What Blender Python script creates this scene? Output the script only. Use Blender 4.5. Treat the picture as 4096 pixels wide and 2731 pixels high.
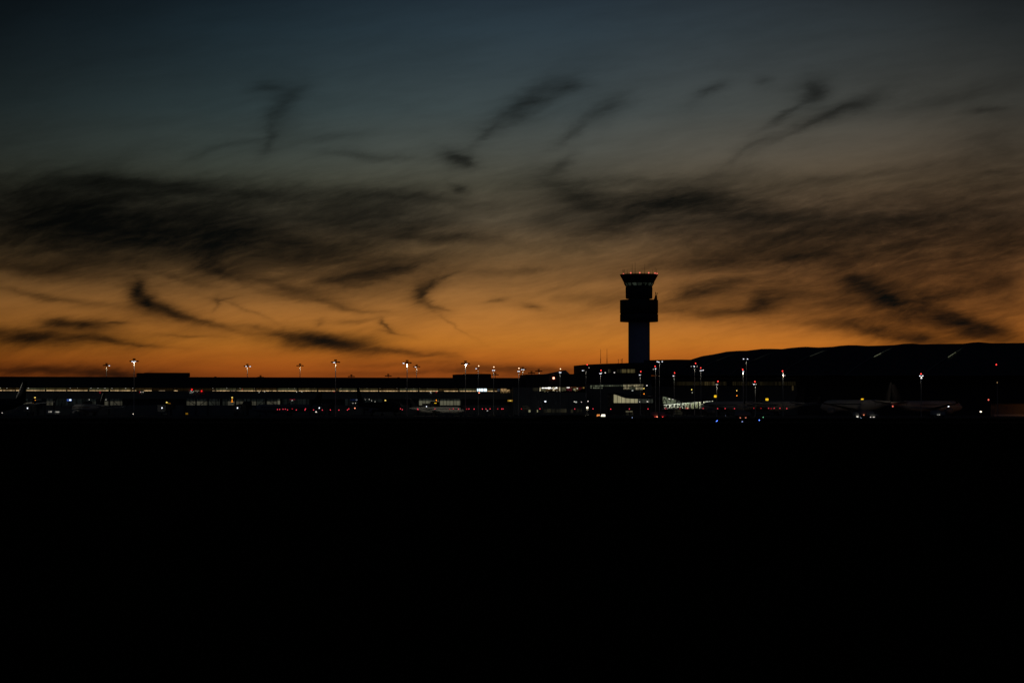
import bpy, bmesh, math, random
from mathutils import Vector, Matrix
random.seed(7)
S = bpy.context.scene
for _o in list(bpy.data.objects):
    bpy.data.objects.remove(_o)
COL = S.collection

# ------------------------------------------------------------------ camera
LENS = 84.0
F = 4096 * LENS / 36.0            # focal length in photo pixels
HY = 1628.0                       # photo row of the true horizon
H = 4.2                           # eye height
PITCH = math.atan((HY - 1365.5) / F)
cam = bpy.data.cameras.new('camera')
cam.lens = LENS
cam.sensor_width = 36.0
cam.clip_start = 0.5
cam.clip_end = 60000
camo = bpy.data.objects.new('camera', cam)
camo.location = (0, 0, H)
camo.rotation_euler = (math.pi / 2 + PITCH, 0, 0)
COL.objects.link(camo)
S.camera = camo

# ------------------------------------------------------------------ exposure
S.view_settings.view_transform = 'Standard'
S.view_settings.look = 'None'
S.view_settings.exposure = 0
S.view_settings.gamma = 1
S.view_settings.use_curve_mapping = False

# ------------------------------------------------------------------ sky
def lin(c):
    return tuple((v / 255 / 12.92) if v / 255 <= 0.04045 else ((v / 255 + 0.055) / 1.055) ** 2.4 for v in c)

W = bpy.data.worlds.new('World')
S.world = W
W.use_nodes = True
wt = W.node_tree
wt.nodes.clear()
wn = wt.nodes.new
wl = wt.links.new

def wmath(op, a, b=None, c=None, clamp=False):
    n = wn('ShaderNodeMath')
    n.operation = op
    n.use_clamp = clamp
    for i, v in enumerate((a, b, c)):
        if v is None:
            continue
        if isinstance(v, (int, float)):
            n.inputs[i].default_value = v
        else:
            wl(v, n.inputs[i])
    return n.outputs[0]

def wmix(blend, fac, a, b):
    n = wn('ShaderNodeMix')
    n.data_type = 'RGBA'
    n.blend_type = blend
    for sock, v in ((n.inputs[0], fac), (n.inputs[6], a), (n.inputs[7], b)):
        if isinstance(v, (int, float)):
            sock.default_value = v
        elif isinstance(v, tuple):
            sock.default_value = (*v[:3], 1)
        else:
            wl(v, sock)
    return n.outputs[2]

tc = wn('ShaderNodeTexCoord')
sep = wn('ShaderNodeSeparateXYZ')
wl(tc.outputs['Generated'], sep.inputs[0])
dx, dy, dz = sep.outputs
elev = wmath('ARCSINE', dz)                       # radians above the horizon
az = wmath('ARCTAN2', dx, dy)                     # radians right of due west
# twilight gradient by elevation
RAMP_TOP = 0.6
def e_of(py):                                     # elevation for a photo row (used to place colour stops)
    return math.atan((1365.5 - py) / F) + PITCH
stops = [(1640, (52, 24, 11)), (1560, (104, 47, 17)), (1515, (142, 68, 23)), (1470, (172, 88, 27)), (1420, (187, 105, 33)),
         (1370, (195, 119, 41)), (1290, (189, 121, 52)), (1200, (173, 117, 59)), (1100, (153, 109, 63)), (1000, (133, 103, 68)),
         (880, (108, 94, 74)), (740, (89, 84, 70)), (600, (79, 81, 75)), (440, (64, 73, 74)), (270, (52, 63, 68)),
         (120, (44, 57, 65)), (0, (36, 48, 57)), (-400, (22, 32, 44)), (-1600, (12, 18, 27)), (-4000, (9, 13, 20))]
mr = wn('ShaderNodeMapRange')
mr.inputs[1].default_value = e_of(1700)
mr.inputs[2].default_value = e_of(-4000)
wl(elev, mr.inputs[0])
ramp = wn('ShaderNodeValToRGB')
els = ramp.color_ramp.elements
ramp.color_ramp.interpolation = 'LINEAR'
pos = [((e_of(p) - e_of(1700)) / (e_of(-4000) - e_of(1700)), lin(c)) for p, c in stops]
els[0].position, els[0].color = pos[0][0], (*pos[0][1], 1)
els[1].position, els[1].color = pos[-1][0], (*pos[-1][1], 1)
for p, c in pos[1:-1]:
    e = els.new(p)
    e.color = (*c, 1)
wl(mr.outputs[0], ramp.inputs[0])
# glow dimmed to either side of the sunset, more higher up, imitating lens vignetting
SUN_AZ = math.atan((2330 - 2048) / F)
da = wmath('SUBTRACT', az, SUN_AZ)
da2 = wmath('MULTIPLY', da, da)
er = wmath('MAXIMUM', elev, 0.0)
kk = wmath('MULTIPLY_ADD', wmath('MULTIPLY', er, er), 900.0, 9.0)
fall = wmath('POWER', 0.36788, wmath('MULTIPLY', da2, kk))
east = wn('ShaderNodeMapRange')                    # the dim blue eastern sky behind the camera
east.inputs[1].default_value = 0.3
east.inputs[2].default_value = -0.3
east.inputs[3].default_value = 0.07
east.inputs[4].default_value = 0.32
wl(dy, east.inputs[0])
fall = wmath('MAXIMUM', fall, east.outputs[0])
ecol = wn('ShaderNodeMapRange')
ecol.inputs[1].default_value = 0.2
ecol.inputs[2].default_value = -0.2
wl(dy, ecol.inputs[0])
rampc = wmix('MIX', ecol.outputs[0], ramp.outputs[0], (0.010, 0.016, 0.034))
base = wmix('MULTIPLY', 1.0, rampc, fall)
hi = wmath('MULTIPLY', wmath('SUBTRACT', er, 0.045), 18.0, clamp=True)
base = wmix('MIX', wmath('MULTIPLY', wmath('MULTIPLY', da, -6.5, clamp=True), hi), base, wmix('MULTIPLY', 1.0, base, (0.80, 1.0, 1.04)))
base = wmix('MIX', wmath('MULTIPLY', wmath('MULTIPLY', da, 6.5, clamp=True), wmath('MULTIPLY', er, 12.0, clamp=True)), base, wmix('MULTIPLY', 1.0, base, (1.75, 1.32, 1.08)))
# scattered light of the sun just under the horizon
nis = wn('ShaderNodeTexSky')
nis.sky_type = 'NISHITA'
nis.sun_disc = False
nis.sun_elevation = math.radians(-4)
nis.sun_rotation = SUN_AZ
nb = wmix('MULTIPLY', 1.0, nis.outputs[0], (0.01, 0.01, 0.01))
base = wmix('ADD', 1.0, base, nb)

# cirrus: long brush strokes in the sky dome, frayed by stretched noise
comb = wn('ShaderNodeCombineXYZ')
wl(wmath('MULTIPLY', wmath('DIVIDE', dx, wmath('MAXIMUM', dy, 0.05)), F / 1000.0), comb.inputs[0])
wl(wmath('MULTIPLY', wmath('DIVIDE', dz, wmath('MAXIMUM', dy, 0.05)), F / 1000.0), comb.inputs[1])
P0 = comb.outputs[0]

def wnoise(vec, scale, detail, rough, sx=1, sy=1, rot=0, off=0, dist=0):
    m = wn('ShaderNodeMapping')
    m.vector_type = 'TEXTURE'
    m.inputs['Rotation'].default_value = (0, 0, math.radians(rot))
    m.inputs['Scale'].default_value = (sx, sy, 1)
    m.inputs['Location'].default_value = (off, off * 0.7, off)
    wl(vec, m.inputs[0])
    n = wn('ShaderNodeTexNoise')
    n.inputs['Scale'].default_value = scale
    n.inputs['Detail'].default_value = detail
    n.inputs['Roughness'].default_value = rough
    n.inputs['Distortion'].default_value = dist
    wl(m.outputs[0], n.inputs['Vector'])
    return n

def wvec(op, a, b):
    n = wn('ShaderNodeVectorMath')
    n.operation = op
    for i, v in enumerate((a, b)):
        if isinstance(v, tuple):
            n.inputs[i].default_value = v
        else:
            wl(v, n.inputs[i])
    return n.outputs[0]

n1 = wnoise(P0, 4.0, 1, 0.4, sx=1.8, sy=0.9, rot=8, off=3.1)
w1 = wvec('MULTIPLY', wvec('SUBTRACT', n1.outputs['Color'], (0.5, 0.5, 0.5)), (0.15, 0.07, 0))
P1 = wvec('ADD', P0, w1)
n2 = wnoise(P1, 15, 7, 0.66, sx=2.2, sy=0.7, rot=10, off=8.7)
w2 = wvec('MULTIPLY', wvec('SUBTRACT', n2.outputs['Color'], (0.5, 0.5, 0.5)), (0.095, 0.042, 0))
P2 = wvec('ADD', P1, w2)

K = 4096 / 2352
#          x     y    half-length half-width  tilt  bend  strength   (x, y as seen in the photo at 2352 px width)
STROKES = [
    # the long dark bank on the left
    (90, 500, 220, 62, 0, 0, .72), (330, 492, 250, 62, -2, 0, .6), (250, 545, 190, 48, -4, 0, .5), (520, 530, 130, 50, -12, 0, .45),
    (820, 500, 240, 50, -3, 0, .62), (930, 515, 150, 35, -4, 0, .35), (1040, 547, 150, 11, -3, 0, .55), (300, 420, 250, 15, -3, 0, .65),
    (620, 447, 330, 16, -2, 0, .6), (930, 452, 230, 14, -5, 0, .5), (60, 440, 130, 22, 3, 0, .45), (490, 600, 55, 30, 40, 0, .5), (150, 580, 90, 26, -20, 0, .45),
    (720, 590, 330, 42, -2, 0, .38), (640, 545, 260, 24, -3, 0, .4), (20, 560, 90, 30, -10, 0, .4), (560, 480, 420, 60, -2, 0, .3),
    (380, 545, 330, 40, -4, 0, .5), (120, 490, 280, 70, 0, 0, .6), (120, 615, 260, 34, -5, 0, .32), (420, 560, 380, 38, -4, 0, .36), (820, 600, 330, 50, -3, 0, .34), (620, 640, 200, 26, -12, 0, .25), (480, 575, 90, 40, 20, 0, .35),
    # middle right bank
    (1850, 600, 360, 80, 5, 0, .40), (2180, 630, 260, 110, 8, 0, .48), (1950, 680, 330, 50, 4, 0, .25), (1720, 640, 200, 50, 8, 0, .2), (2050, 560, 330, 40, 8, 0, .28),
    (1310, 452, 100, 33, -18, 0, .78), (1500, 462, 150, 31, 8, 0, .88), (1440, 505, 130, 24, 22, 0, .62), (1640, 455, 130, 26, -6, 0, .55),
    (1700, 490, 180, 30, -6, 0, .55), (1850, 505, 200, 38, 4, 0, .5), (2060, 520, 200, 40, 10, 0, .42), (2200, 490, 220, 60, 12, 0, .55),
    (1500, 530, 240, 26, 6, 0, .4), (1760, 545, 260, 26, 2, 0, .35), (2240, 590, 190, 36, 14, 0, .42), (2050, 610, 160, 18, 12, 0, .3),
    (1640, 602, 130, 18, 9, 0, .55), (1830, 590, 90, 10, 6, 0, .45), (1730, 570, 220, 30, 6, 0, .32), (1430, 415, 260, 12, 4, 0, .28), (2330, 545, 120, 120, 0, 0, .45), (1900, 440, 380, 45, 6, 0, .22), (1560, 470, 330, 50, 0, 0, .28),
    (1330, 575, 150, 16, -2, 0, .22), (1250, 505, 130, 22, 4, 0, .25), (1960, 400, 260, 9, 7, 0, .22),
    # low right
    (1610, 674, 84, 18, 14, 0, .95), (1680, 655, 50, 10, 16, 0, .4), (1755, 690, 52, 25, 32, 0, .8), (1690, 711, 80, 8, 4, 0, .45), (1820, 672, 60, 9, 12, 0, .35),
    (1965, 640, 60, 24, -14, 0, .45), (2000, 668, 110, 24, -38, 0, .55), (2065, 705, 95, 28, -14, 0, .75), (2130, 700, 70, 16, 30, 0, .4), (2205, 728, 115, 19, -20, 0, .9), (2270, 747, 70, 12, -22, 0, .5),
    (1990, 757, 115, 17, -6, 0, .85), (2120, 772, 115, 12, -10, 0, .75), (2230, 755, 120, 16, -14, 0, .5), (2190, 680, 110, 22, 10, 0, .4), (2290, 650, 90, 18, 14, 0, .45), (2330, 700, 110, 40, 5, 0, .3), (1560, 712, 110, 10, -8, 0, .3), (1990, 700, 240, 30, -5, 0, .22), (2250, 770, 110, 20, -8, 0, .45),
    (1920, 740, 260, 22, -6, 0, .2),
    # upper wisps
    (655, 240, 58, 30, 62, 0, .5), (605, 195, 40, 14, 0, 0, .36), (612, 320, 46, 12, 66, 0, .3), (480, 345, 70, 9, 22, 0, .22), (740, 320, 110, 9, 6, 0, .2),
    (840, 358, 160, 8, -4, 0, .24), (560, 325, 100, 7, 8, 0, .22),
    (1215, 236, 95, 25, 34, 0, .68), (1295, 200, 45, 15, 18, 0, .45), (1120, 310, 60, 9, 42, 0, .28), (1412, 246, 55, 22, 18, 0, .38), (1330, 300, 80, 11, 34, 0, .3),
    (1285, 382, 52, 10, 32, 0, .4), (1640, 208, 48, 11, 28, 0, .48), (1765, 185, 28, 13, 10, 0, .28), (1868, 212, 36, 28, 30, 0, .6), (1815, 258, 70, 9, 36, 0, .4),
    (1960, 242, 95, 15, 20, 0, .58), (1850, 292, 120, 8, 28, 0, .32), (1720, 345, 130, 8, 26, 0, .22), (2280, 257, 60, 7, 2, 0, .3), (2260, 400, 200, 12, 12, 0, .25), (2300, 330, 130, 60, 10, 0, .2), (2200, 220, 160, 30, 10, 0, .2),
    (1053, 366, 38, 16, -16, 0, 1.1), (1080, 374, 16, 9, -10, 0, .4), (1052, 433, 26, 8, -6, 0, .5),
    # low left
    (311, 664, 19, 27, -14, 0, 1.4), (334, 695, 34, 19, -40, 0, 1.2), (385, 716, 56, 14, -20, 0, 1.1), (470, 742, 95, 7, -14, 0, .5), (590, 755, 90, 5, -6, 0, .25),
    (70, 780, 190, 21, -2, 0, 1.5), (140, 744, 50, 11, -2, 0, 1.25), (205, 754, 46, 9, -4, 0, .9), (262, 748, 40, 4, 4, 0, .5), (240, 781, 90, 7, -4, 0, .5), (320, 790, 90, 4, -5, 0, .45), (420, 770, 90, 4, -3, 0, .25),
    (90, 847, 200, 12, -3, 0, .9), (270, 856, 130, 11, -3, 0, .8),
    (730, 778, 115, 16, -5, 0, 1.0), (810, 792, 95, 15, -9, 0, .85), (920, 808, 90, 7, -8, 0, .55), (650, 770, 80, 6, -3, 0, .4), (1000, 822, 60, 6, -6, 0, .35), (1110, 850, 160, 10, 0, 0, .45), (950, 838, 150, 6, 0, 0, .25),
    (1000, 858, 260, 6, 0, 0, .3), (1230, 845, 130, 9, 0, 0, .3),
    # swirls
    (850, 632, 100, 20, 14, 0, .75), (930, 608, 70, 8, 18, 0, .35), (770, 645, 70, 13, -4, 0, .5), (640, 655, 130, 12, -14, 0, .42), (540, 635, 70, 13, -30, 0, .45), (730, 690, 130, 8, -9, 0, .36), (850, 708, 70, 5, -6, 0, .25),
    (962, 676, 18, 24, 0, 0, .85), (985, 652, 40, 11, 42, 0, .75), (1028, 632, 30, 5, 24, 0, .42), (985, 705, 32, 9, -28, 0, .55), (1020, 715, 32, 4, -12, 0, .3),
    (495, 700, 22, 5, 60, 0, .32), (520, 690, 35, 4, 10, 0, .35), (560, 715, 90, 4, -22, 0, .2), (820, 735, 62, 8, 2, 0, .38), (740, 738, 14, 10, 0, 0, .28), (895, 742, 9, 13, 45, 0, .5), (905, 752, 20, 5, -40, 0, .42), (1060, 755, 50, 3, -32, 0, .22), (920, 768, 40, 4, -14, 0, .3),
    (1232, 704, 34, 8, -10, 0, .5), (1142, 688, 20, 6, 12, 0, .38), (1330, 680, 60, 12, 0, 0, .2), (1290, 655, 90, 10, 10, 0, .18), (60, 670, 120, 8, -14, 0, .3), (150, 690, 160, 8, -10, 0, .3), (60, 610, 140, 16, -8, 0, .3), (400, 630, 120, 10, -18, 0, .3),
    (1420, 680, 60, 14, 10, 0, .3), (1180, 615, 160, 8, 4, 0, .2), (1480, 620, 140, 12, 8, 0, .2),
]
acc = None
Pk = P2
for i, (x, y, a, b, ang, bend, st) in enumerate(STROKES):
    if i and i % 10 == 0:                          # keeps the strokes evaluated a few at a time
        q = wn('ShaderNodeVectorMath')
        q.operation = 'MULTIPLY_ADD'
        wl(acc, q.inputs[0])
        q.inputs[1].default_value = (1e-7, 1e-7, 0)
        wl(Pk, q.inputs[2])
        Pk = q.outputs[0]
    m = wn('ShaderNodeMapping')
    m.vector_type = 'TEXTURE'
    m.inputs['Location'].default_value = ((x * K - 2048) / 1000, (HY - y * K) / 1000, -1)
    m.inputs['Rotation'].default_value = (0, 0, math.radians(ang))
    m.inputs['Scale'].default_value = (a * K / 1000, (b * 1.15 + (1.2 if b > 9 else 0.3)) * K / 1000, 1)
    wl(Pk, m.inputs[0])
    d = wn('ShaderNodeVectorMath')
    d.operation = 'DOT_PRODUCT'
    wl(m.outputs[0], d.inputs[0])
    wl(m.outputs[0], d.inputs[1])
    g = wmath('POWER', d.outputs['Value'], -1.9)
    acc = wmath('MULTIPLY_ADD', g, st * 0.9, 0.0 if acc is None else acc)
# streaky texture inside the clouds
s1 = wnoise(P1, 9, 6, 0.62, sx=4.0, sy=0.8, rot=9, off=1.3)
s2 = wnoise(P2, 30, 7, 0.66, sx=3.4, sy=0.75, rot=14, off=5.3)
tex = wmath('MULTIPLY_ADD', s1.outputs['Fac'], 1.25, wmath('MULTIPLY_ADD', s2.outputs['Fac'], 0.95, -0.15))
dens = wmath('MULTIPLY', acc, tex)
thin = wmath('MULTIPLY', wmath('SUBTRACT', s1.outputs['Fac'], 0.42), 0.25)   # faint veil everywhere
dens = wmath('ADD', dens, wmath('MAXIMUM', thin, 0.0))
opac = wmath('SUBTRACT', 1.0, wmath('POWER', 0.36788, wmath('MULTIPLY', dens, 1.85)))
trans = wmath('SUBTRACT', 1.0, wmath('MULTIPLY', opac, 1.03), clamp=True)
cl = wmix('MULTIPLY', 1.0, base, trans)
final = wmix('ADD', 1.0, cl, wmix('MULTIPLY', 1.0, wmath('MULTIPLY', opac, fall), (0.0036, 0.004, 0.0034)))
bg = wn('ShaderNodeBackground')
bg.inputs[1].default_value = 1.0
wl(final, bg.inputs[0])
wo = wn('ShaderNodeOutputWorld')
wl(bg.outputs[0], wo.inputs[0])
W.cycles.sampling_method = 'MANUAL'
W.cycles.sample_map_resolution = 512

# ------------------------------------------------------------------ helpers
def P(px, py, Y):
    """world point seen at photo pixel (px, py) on the vertical plane y = Y"""
    cx, cy = (px - 2048) / F, (1365.5 - py) / F
    d = Vector((cx, math.cos(PITCH) - cy * math.sin(PITCH), math.sin(PITCH) + cy * math.cos(PITCH)))
    t = Y / d.y
    return Vector((d.x * t, Y, H + d.z * t))

def X(px, Y):
    return P(px, 1600, Y).x

def Z(py, Y):
    return P(2048, py, Y).z

class MB:
    def __init__(self):
        self.v, self.f, self.sm = [], [], []

    def add(self, vs, fs, smooth=False):
        n = len(self.v)
        self.v += [tuple(p) for p in vs]
        self.f += [tuple(i + n for i in f) for f in fs]
        self.sm += [smooth] * len(fs)
        return self

    def box(self, x0, x1, y0, y1, z0, z1):
        v = [(x, y, z) for x in (x0, x1) for y in (y0, y1) for z in (z0, z1)]
        return self.add(v, [(0, 1, 3, 2), (4, 6, 7, 5), (0, 4, 5, 1), (2, 3, 7, 6), (0, 2, 6, 4), (1, 5, 7, 3)])

    def cbox(self, c, s):
        return self.box(c[0] - s[0] / 2, c[0] + s[0] / 2, c[1] - s[1] / 2, c[1] + s[1] / 2, c[2] - s[2] / 2, c[2] + s[2] / 2)

    def bar(self, p0, p1, w, d=None):
        """square bar between two points"""
        p0, p1 = Vector(p0), Vector(p1)
        d = d or w
        ax = (p1 - p0).normalized()
        ref = Vector((0, 1, 0)) if abs(ax.y) < 0.9 else Vector((0, 0, 1))
        u = ax.cross(ref).normalized()
        k = ax.cross(u).normalized()
        vs = [p + u * a * w / 2 + k * b * d / 2 for p in (p0, p1) for a, b in ((-1, -1), (1, -1), (1, 1), (-1, 1))]
        return self.add(vs, [(0, 1, 2, 3), (7, 6, 5, 4), (0, 4, 5, 1), (1, 5, 6, 2), (2, 6, 7, 3), (3, 7, 4, 0)])

    def tube(self, p0, p1, r0, r1=None, n=10):
        p0, p1 = Vector(p0), Vector(p1)
        r1 = r0 if r1 is None else r1
        ax = (p1 - p0).normalized()
        ref = Vector((1, 0, 0)) if abs(ax.x) < 0.9 else Vector((0, 0, 1))
        u = ax.cross(ref).normalized()
        k = ax.cross(u)
        vs = [p + (u * math.cos(2 * math.pi * i / n) + k * math.sin(2 * math.pi * i / n)) * r
              for p, r in ((p0, r0), (p1, r1)) for i in range(n)]
        fs = [(i, (i + 1) % n, n + (i + 1) % n, n + i) for i in range(n)]
        self.add(vs, fs, True)
        self.add([vs[i] for i in range(n)], [tuple(reversed(range(n)))])
        return self.add([vs[n + i] for i in range(n)], [tuple(range(n))])

    def rings(self, rings, smooth=True, cap=True):
        """loft through equal-length rings of points"""
        n = len(rings[0])
        vs = [p for r in rings for p in r]
        fs = [(k * n + i, k * n + (i + 1) % n, (k + 1) * n + (i + 1) % n, (k + 1) * n + i)
              for k in range(len(rings) - 1) for i in range(n)]
        self.add(vs, fs, smooth)
        if cap:
            self.add(rings[0], [tuple(reversed(range(n)))])
            self.add(rings[-1], [tuple(range(n))])
        return self

    def lathe(self, prof, c=(0, 0), n=32, rot=0, smooth=True):
        """revolve (radius, z) about a vertical axis"""
        return self.rings([[(c[0] + r * math.cos(rot + 2 * math.pi * i / n), c[1] + r * math.sin(rot + 2 * math.pi * i / n), z)
                            for i in range(n)] for r, z in prof], smooth)

    def prism(self, poly, y0, y1):
        """(x, z) outline extruded from y0 to y1"""
        n = len(poly)
        vs = [(x, y0, z) for x, z in poly] + [(x, y1, z) for x, z in poly]
        fs = [tuple(range(n)), tuple(reversed(range(n, 2 * n)))]
        fs += [(i, n + i, n + (i + 1) % n, (i + 1) % n) for i in range(n)]
        return self.add(vs, fs)

    def sphere(self, c, r, n=10, m=6):
        rs = []
        for k in range(m + 1):
            a = -math.pi / 2 + math.pi * k / m
            q = max(math.cos(a), 0.02) * r
            rs.append([(c[0] + q * math.cos(2 * math.pi * i / n), c[1] + q * math.sin(2 * math.pi * i / n), c[2] + r * math.sin(a)) for i in range(n)])
        return self.rings(rs)

    def build(self, name, m, parent=None, **props):
        """link everything collected so far as ONE mesh object (points are given in world space)"""
        inv = wm(parent).inverted() if parent is not None else Matrix()
        pts = [inv @ Vector(p) for p in self.v]
        c = Vector([(min(p[i] for p in pts) + max(p[i] for p in pts)) / 2 for i in range(3)])
        me = bpy.data.meshes.new(name)
        me.from_pydata([tuple(p - c) for p in pts], [], self.f)
        me.polygons.foreach_set('use_smooth', self.sm)
        bm = bmesh.new()
        bm.from_mesh(me)
        bmesh.ops.recalc_face_normals(bm, faces=bm.faces)
        bm.to_mesh(me)
        bm.free()
        me.materials.append(m)
        o = bpy.data.objects.new(name, me)
        o.location = c
        COL.objects.link(o)
        if parent is not None:
            o.parent = parent
        for k, v in props.items():
            o[k] = v
        return o

def wm(o):
    m = Matrix.LocRotScale(o.location, o.rotation_euler, o.scale)
    return wm(o.parent) @ m if o.parent is not None else m

class Face:
    """a facade: vertical plane through two plan points; boxes on it are given in photo pixels and metres of depth"""
    def __init__(self, pxa, ya, pxb, yb):
        self.a = Vector((X(pxa, ya), ya))
        b = Vector((X(pxb, yb), yb))
        self.e = (b - self.a).normalized()
        self.n = Vector((-self.e.y, self.e.x))

    def u(self, px):
        r = X(px, 1000.0) / 1000.0
        return (r * self.a.y - self.a.x) / (self.e.x - r * self.e.y)

    def Y(self, px):
        return self.a.y + self.u(px) * self.e.y

    def z(self, px, py):
        return Z(py, self.Y(px))

    def pt(self, u, d, z):
        q = self.a + self.e * u + self.n * d
        return (q.x, q.y, z)

    def boxz(self, mb, px0, px1, z0, z1, d0, d1):
        u0, u1 = self.u(px0), self.u(px1)
        v = [self.pt(u, d, z) for u in (u0, u1) for d in (d0, d1) for z in (z0, z1)]
        mb.add(v, [(0, 1, 3, 2), (4, 6, 7, 5), (0, 4, 5, 1), (2, 3, 7, 6), (0, 2, 6, 4), (1, 5, 7, 3)])
        return mb

    def box(self, mb, px0, px1, py0, py1, d0, d1):
        m = (px0 + px1) / 2
        return self.boxz(mb, px0, px1, self.z(m, py1), self.z(m, py0), d0, d1)

    def poly(self, mb, pts, d0, d1):
        n = len(pts)
        uz = [(self.u(x), self.z(x, y)) for x, y in pts]
        vs = [self.pt(u, d0, z) for u, z in uz] + [self.pt(u, d1, z) for u, z in uz]
        fs = [tuple(range(n)), tuple(reversed(range(n, 2 * n)))]
        fs += [(i, n + i, n + (i + 1) % n, (i + 1) % n) for i in range(n)]
        return mb.add(vs, fs)

    def p(self, px, py, d=0):
        return Vector(self.pt(self.u(px), d, self.z(px, py)))

def thing(name, label, cat, loc=(0, 0, 0), rz=0, group=None):
    o = bpy.data.objects.new(name, None)
    o.empty_display_size = 0.5
    o.location = loc
    o.rotation_euler = (0, 0, rz)
    COL.objects.link(o)
    tag(o, label, cat, group)
    return o

def tag(o, label=None, cat=None, group=None):
    if label:
        o['label'] = label
    if cat:
        o['category'] = cat
    if group:
        o['group'] = group
    return o

def kids(o):
    return [c for c in bpy.data.objects if c.parent == o]

def dup(o, loc=None, rz=None, label=None, parent=None, tree=None):
    """copy a thing with its parts and their sub-parts"""
    tree = tree or {}
    c = o.copy()
    COL.objects.link(c)
    if parent is not None:
        c.parent = parent
    if loc is not None:
        c.location = loc
    if rz is not None:
        c.rotation_euler = (0, 0, rz)
    if label:
        c['label'] = label
    for k in kids(o):
        dup(k, parent=c)
    return c

def lamp(kind, name, loc, watts, col, parent=None, size=0.15, spot=None, blend=0.6, rot=(0, 0, 0)):
    l = bpy.data.lights.new(name, kind)
    l.energy = watts
    l.color = col
    l.shadow_soft_size = size
    if kind == 'SPOT':
        l.spot_size = spot
        l.spot_blend = blend
    o = bpy.data.objects.new(name, l)
    o.location = loc if parent is None else wm(parent).inverted() @ Vector(loc)
    o.rotation_euler = rot
    COL.objects.link(o)
    if parent is not None:
        o.parent = parent
    return o

def aim(loc, target):
    return (Vector(target) - Vector(loc)).to_track_quat('-Z', 'Y').to_euler()

# ------------------------------------------------------------------ materials
def mat(name, col, rough=0.7, scale=0.6, var=0.25, metal=0.0, spec=0.3, kind=None):
    m = bpy.data.materials.new(name)
    m.use_nodes = True
    t = m.node_tree
    b = t.nodes['Principled BSDF']
    b.inputs['Roughness'].default_value = rough
    b.inputs['Metallic'].default_value = metal
    b.inputs['Specular IOR Level'].default_value = spec
    g = t.nodes.new('ShaderNodeTexCoord')
    n = t.nodes.new('ShaderNodeTexNoise')
    n.inputs['Scale'].default_value = scale
    n.inputs['Detail'].default_value = 5
    t.links.new(g.outputs['Object'], n.inputs['Vector'])
    r = t.nodes.new('ShaderNodeMapRange')
    r.inputs[3].default_value = 1 - var
    r.inputs[4].default_value = 1 + var
    t.links.new(n.outputs['Fac'], r.inputs[0])
    x = t.nodes.new('ShaderNodeMix')
    x.data_type = 'RGBA'
    x.blend_type = 'MULTIPLY'
    x.inputs[0].default_value = 1
    x.inputs[6].default_value = (*col, 1)
    t.links.new(r.outputs[0], x.inputs[7])
    t.links.new(x.outputs[2], b.inputs['Base Color'])
    if kind in ('ribs', 'panels'):
        # standing seams or cladding joints as real bump
        wv = t.nodes.new('ShaderNodeTexWave')
        wv.inputs['Scale'].default_value = 1.2 if kind == 'ribs' else 0.35
        wv.inputs['Distortion'].default_value = 0
        t.links.new(g.outputs['Object'], wv.inputs['Vector'])
        bp = t.nodes.new('ShaderNodeBump')
        bp.inputs['Strength'].default_value = 0.5
        bp.inputs['Distance'].default_value = 0.1
        t.links.new(wv.outputs['Fac'], bp.inputs['Height'])
        t.links.new(bp.outputs[0], b.inputs['Normal'])
    return m

def emat(name, col, st=1.0, cell=None, lo=0.3, hi=1.0, cellz=None, soft=0.0):
    """something that gives off light; cell = rooms or panes of that width differ in brightness"""
    m = bpy.data.materials.new(name)
    m.use_nodes = True
    t = m.node_tree
    t.nodes.clear()
    e = t.nodes.new('ShaderNodeEmission')
    e.inputs[0].default_value = (*col, 1)
    e.inputs[1].default_value = st
    o = t.nodes.new('ShaderNodeOutputMaterial')
    t.links.new(e.outputs[0], o.inputs[0])
    if cell:
        g = t.nodes.new('ShaderNodeNewGeometry')
        s = t.nodes.new('ShaderNodeVectorMath')
        s.operation = 'DIVIDE'
        t.links.new(g.outputs['Position'], s.inputs[0])
        s.inputs[1].default_value = (cell, 1e6, cellz or 1e6)
        fl = t.nodes.new('ShaderNodeVectorMath')
        fl.operation = 'FLOOR'
        t.links.new(s.outputs[0], fl.inputs[0])
        w = t.nodes.new('ShaderNodeTexWhiteNoise')
        t.links.new(fl.outputs[0], w.inputs['Vector'])
        n = t.nodes.new('ShaderNodeTexNoise')
        n.inputs['Scale'].default_value = 0.9
        n.inputs['Detail'].default_value = 4
        t.links.new(g.outputs['Position'], n.inputs['Vector'])
        a = t.nodes.new('ShaderNodeMath')
        a.operation = 'MULTIPLY_ADD'
        t.links.new(n.outputs['Fac'], a.inputs[0])
        a.inputs[1].default_value = 0.8
        t.links.new(w.outputs['Value'], a.inputs[2])
        r = t.nodes.new('ShaderNodeMapRange')
        r.inputs[1].default_value = 0.2
        r.inputs[2].default_value = 1.5
        r.inputs[3].default_value = lo * st
        r.inputs[4].default_value = hi * st
        t.links.new(a.outputs[0], r.inputs[0])
        t.links.new(r.outputs[0], e.inputs[1])
    return m

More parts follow.
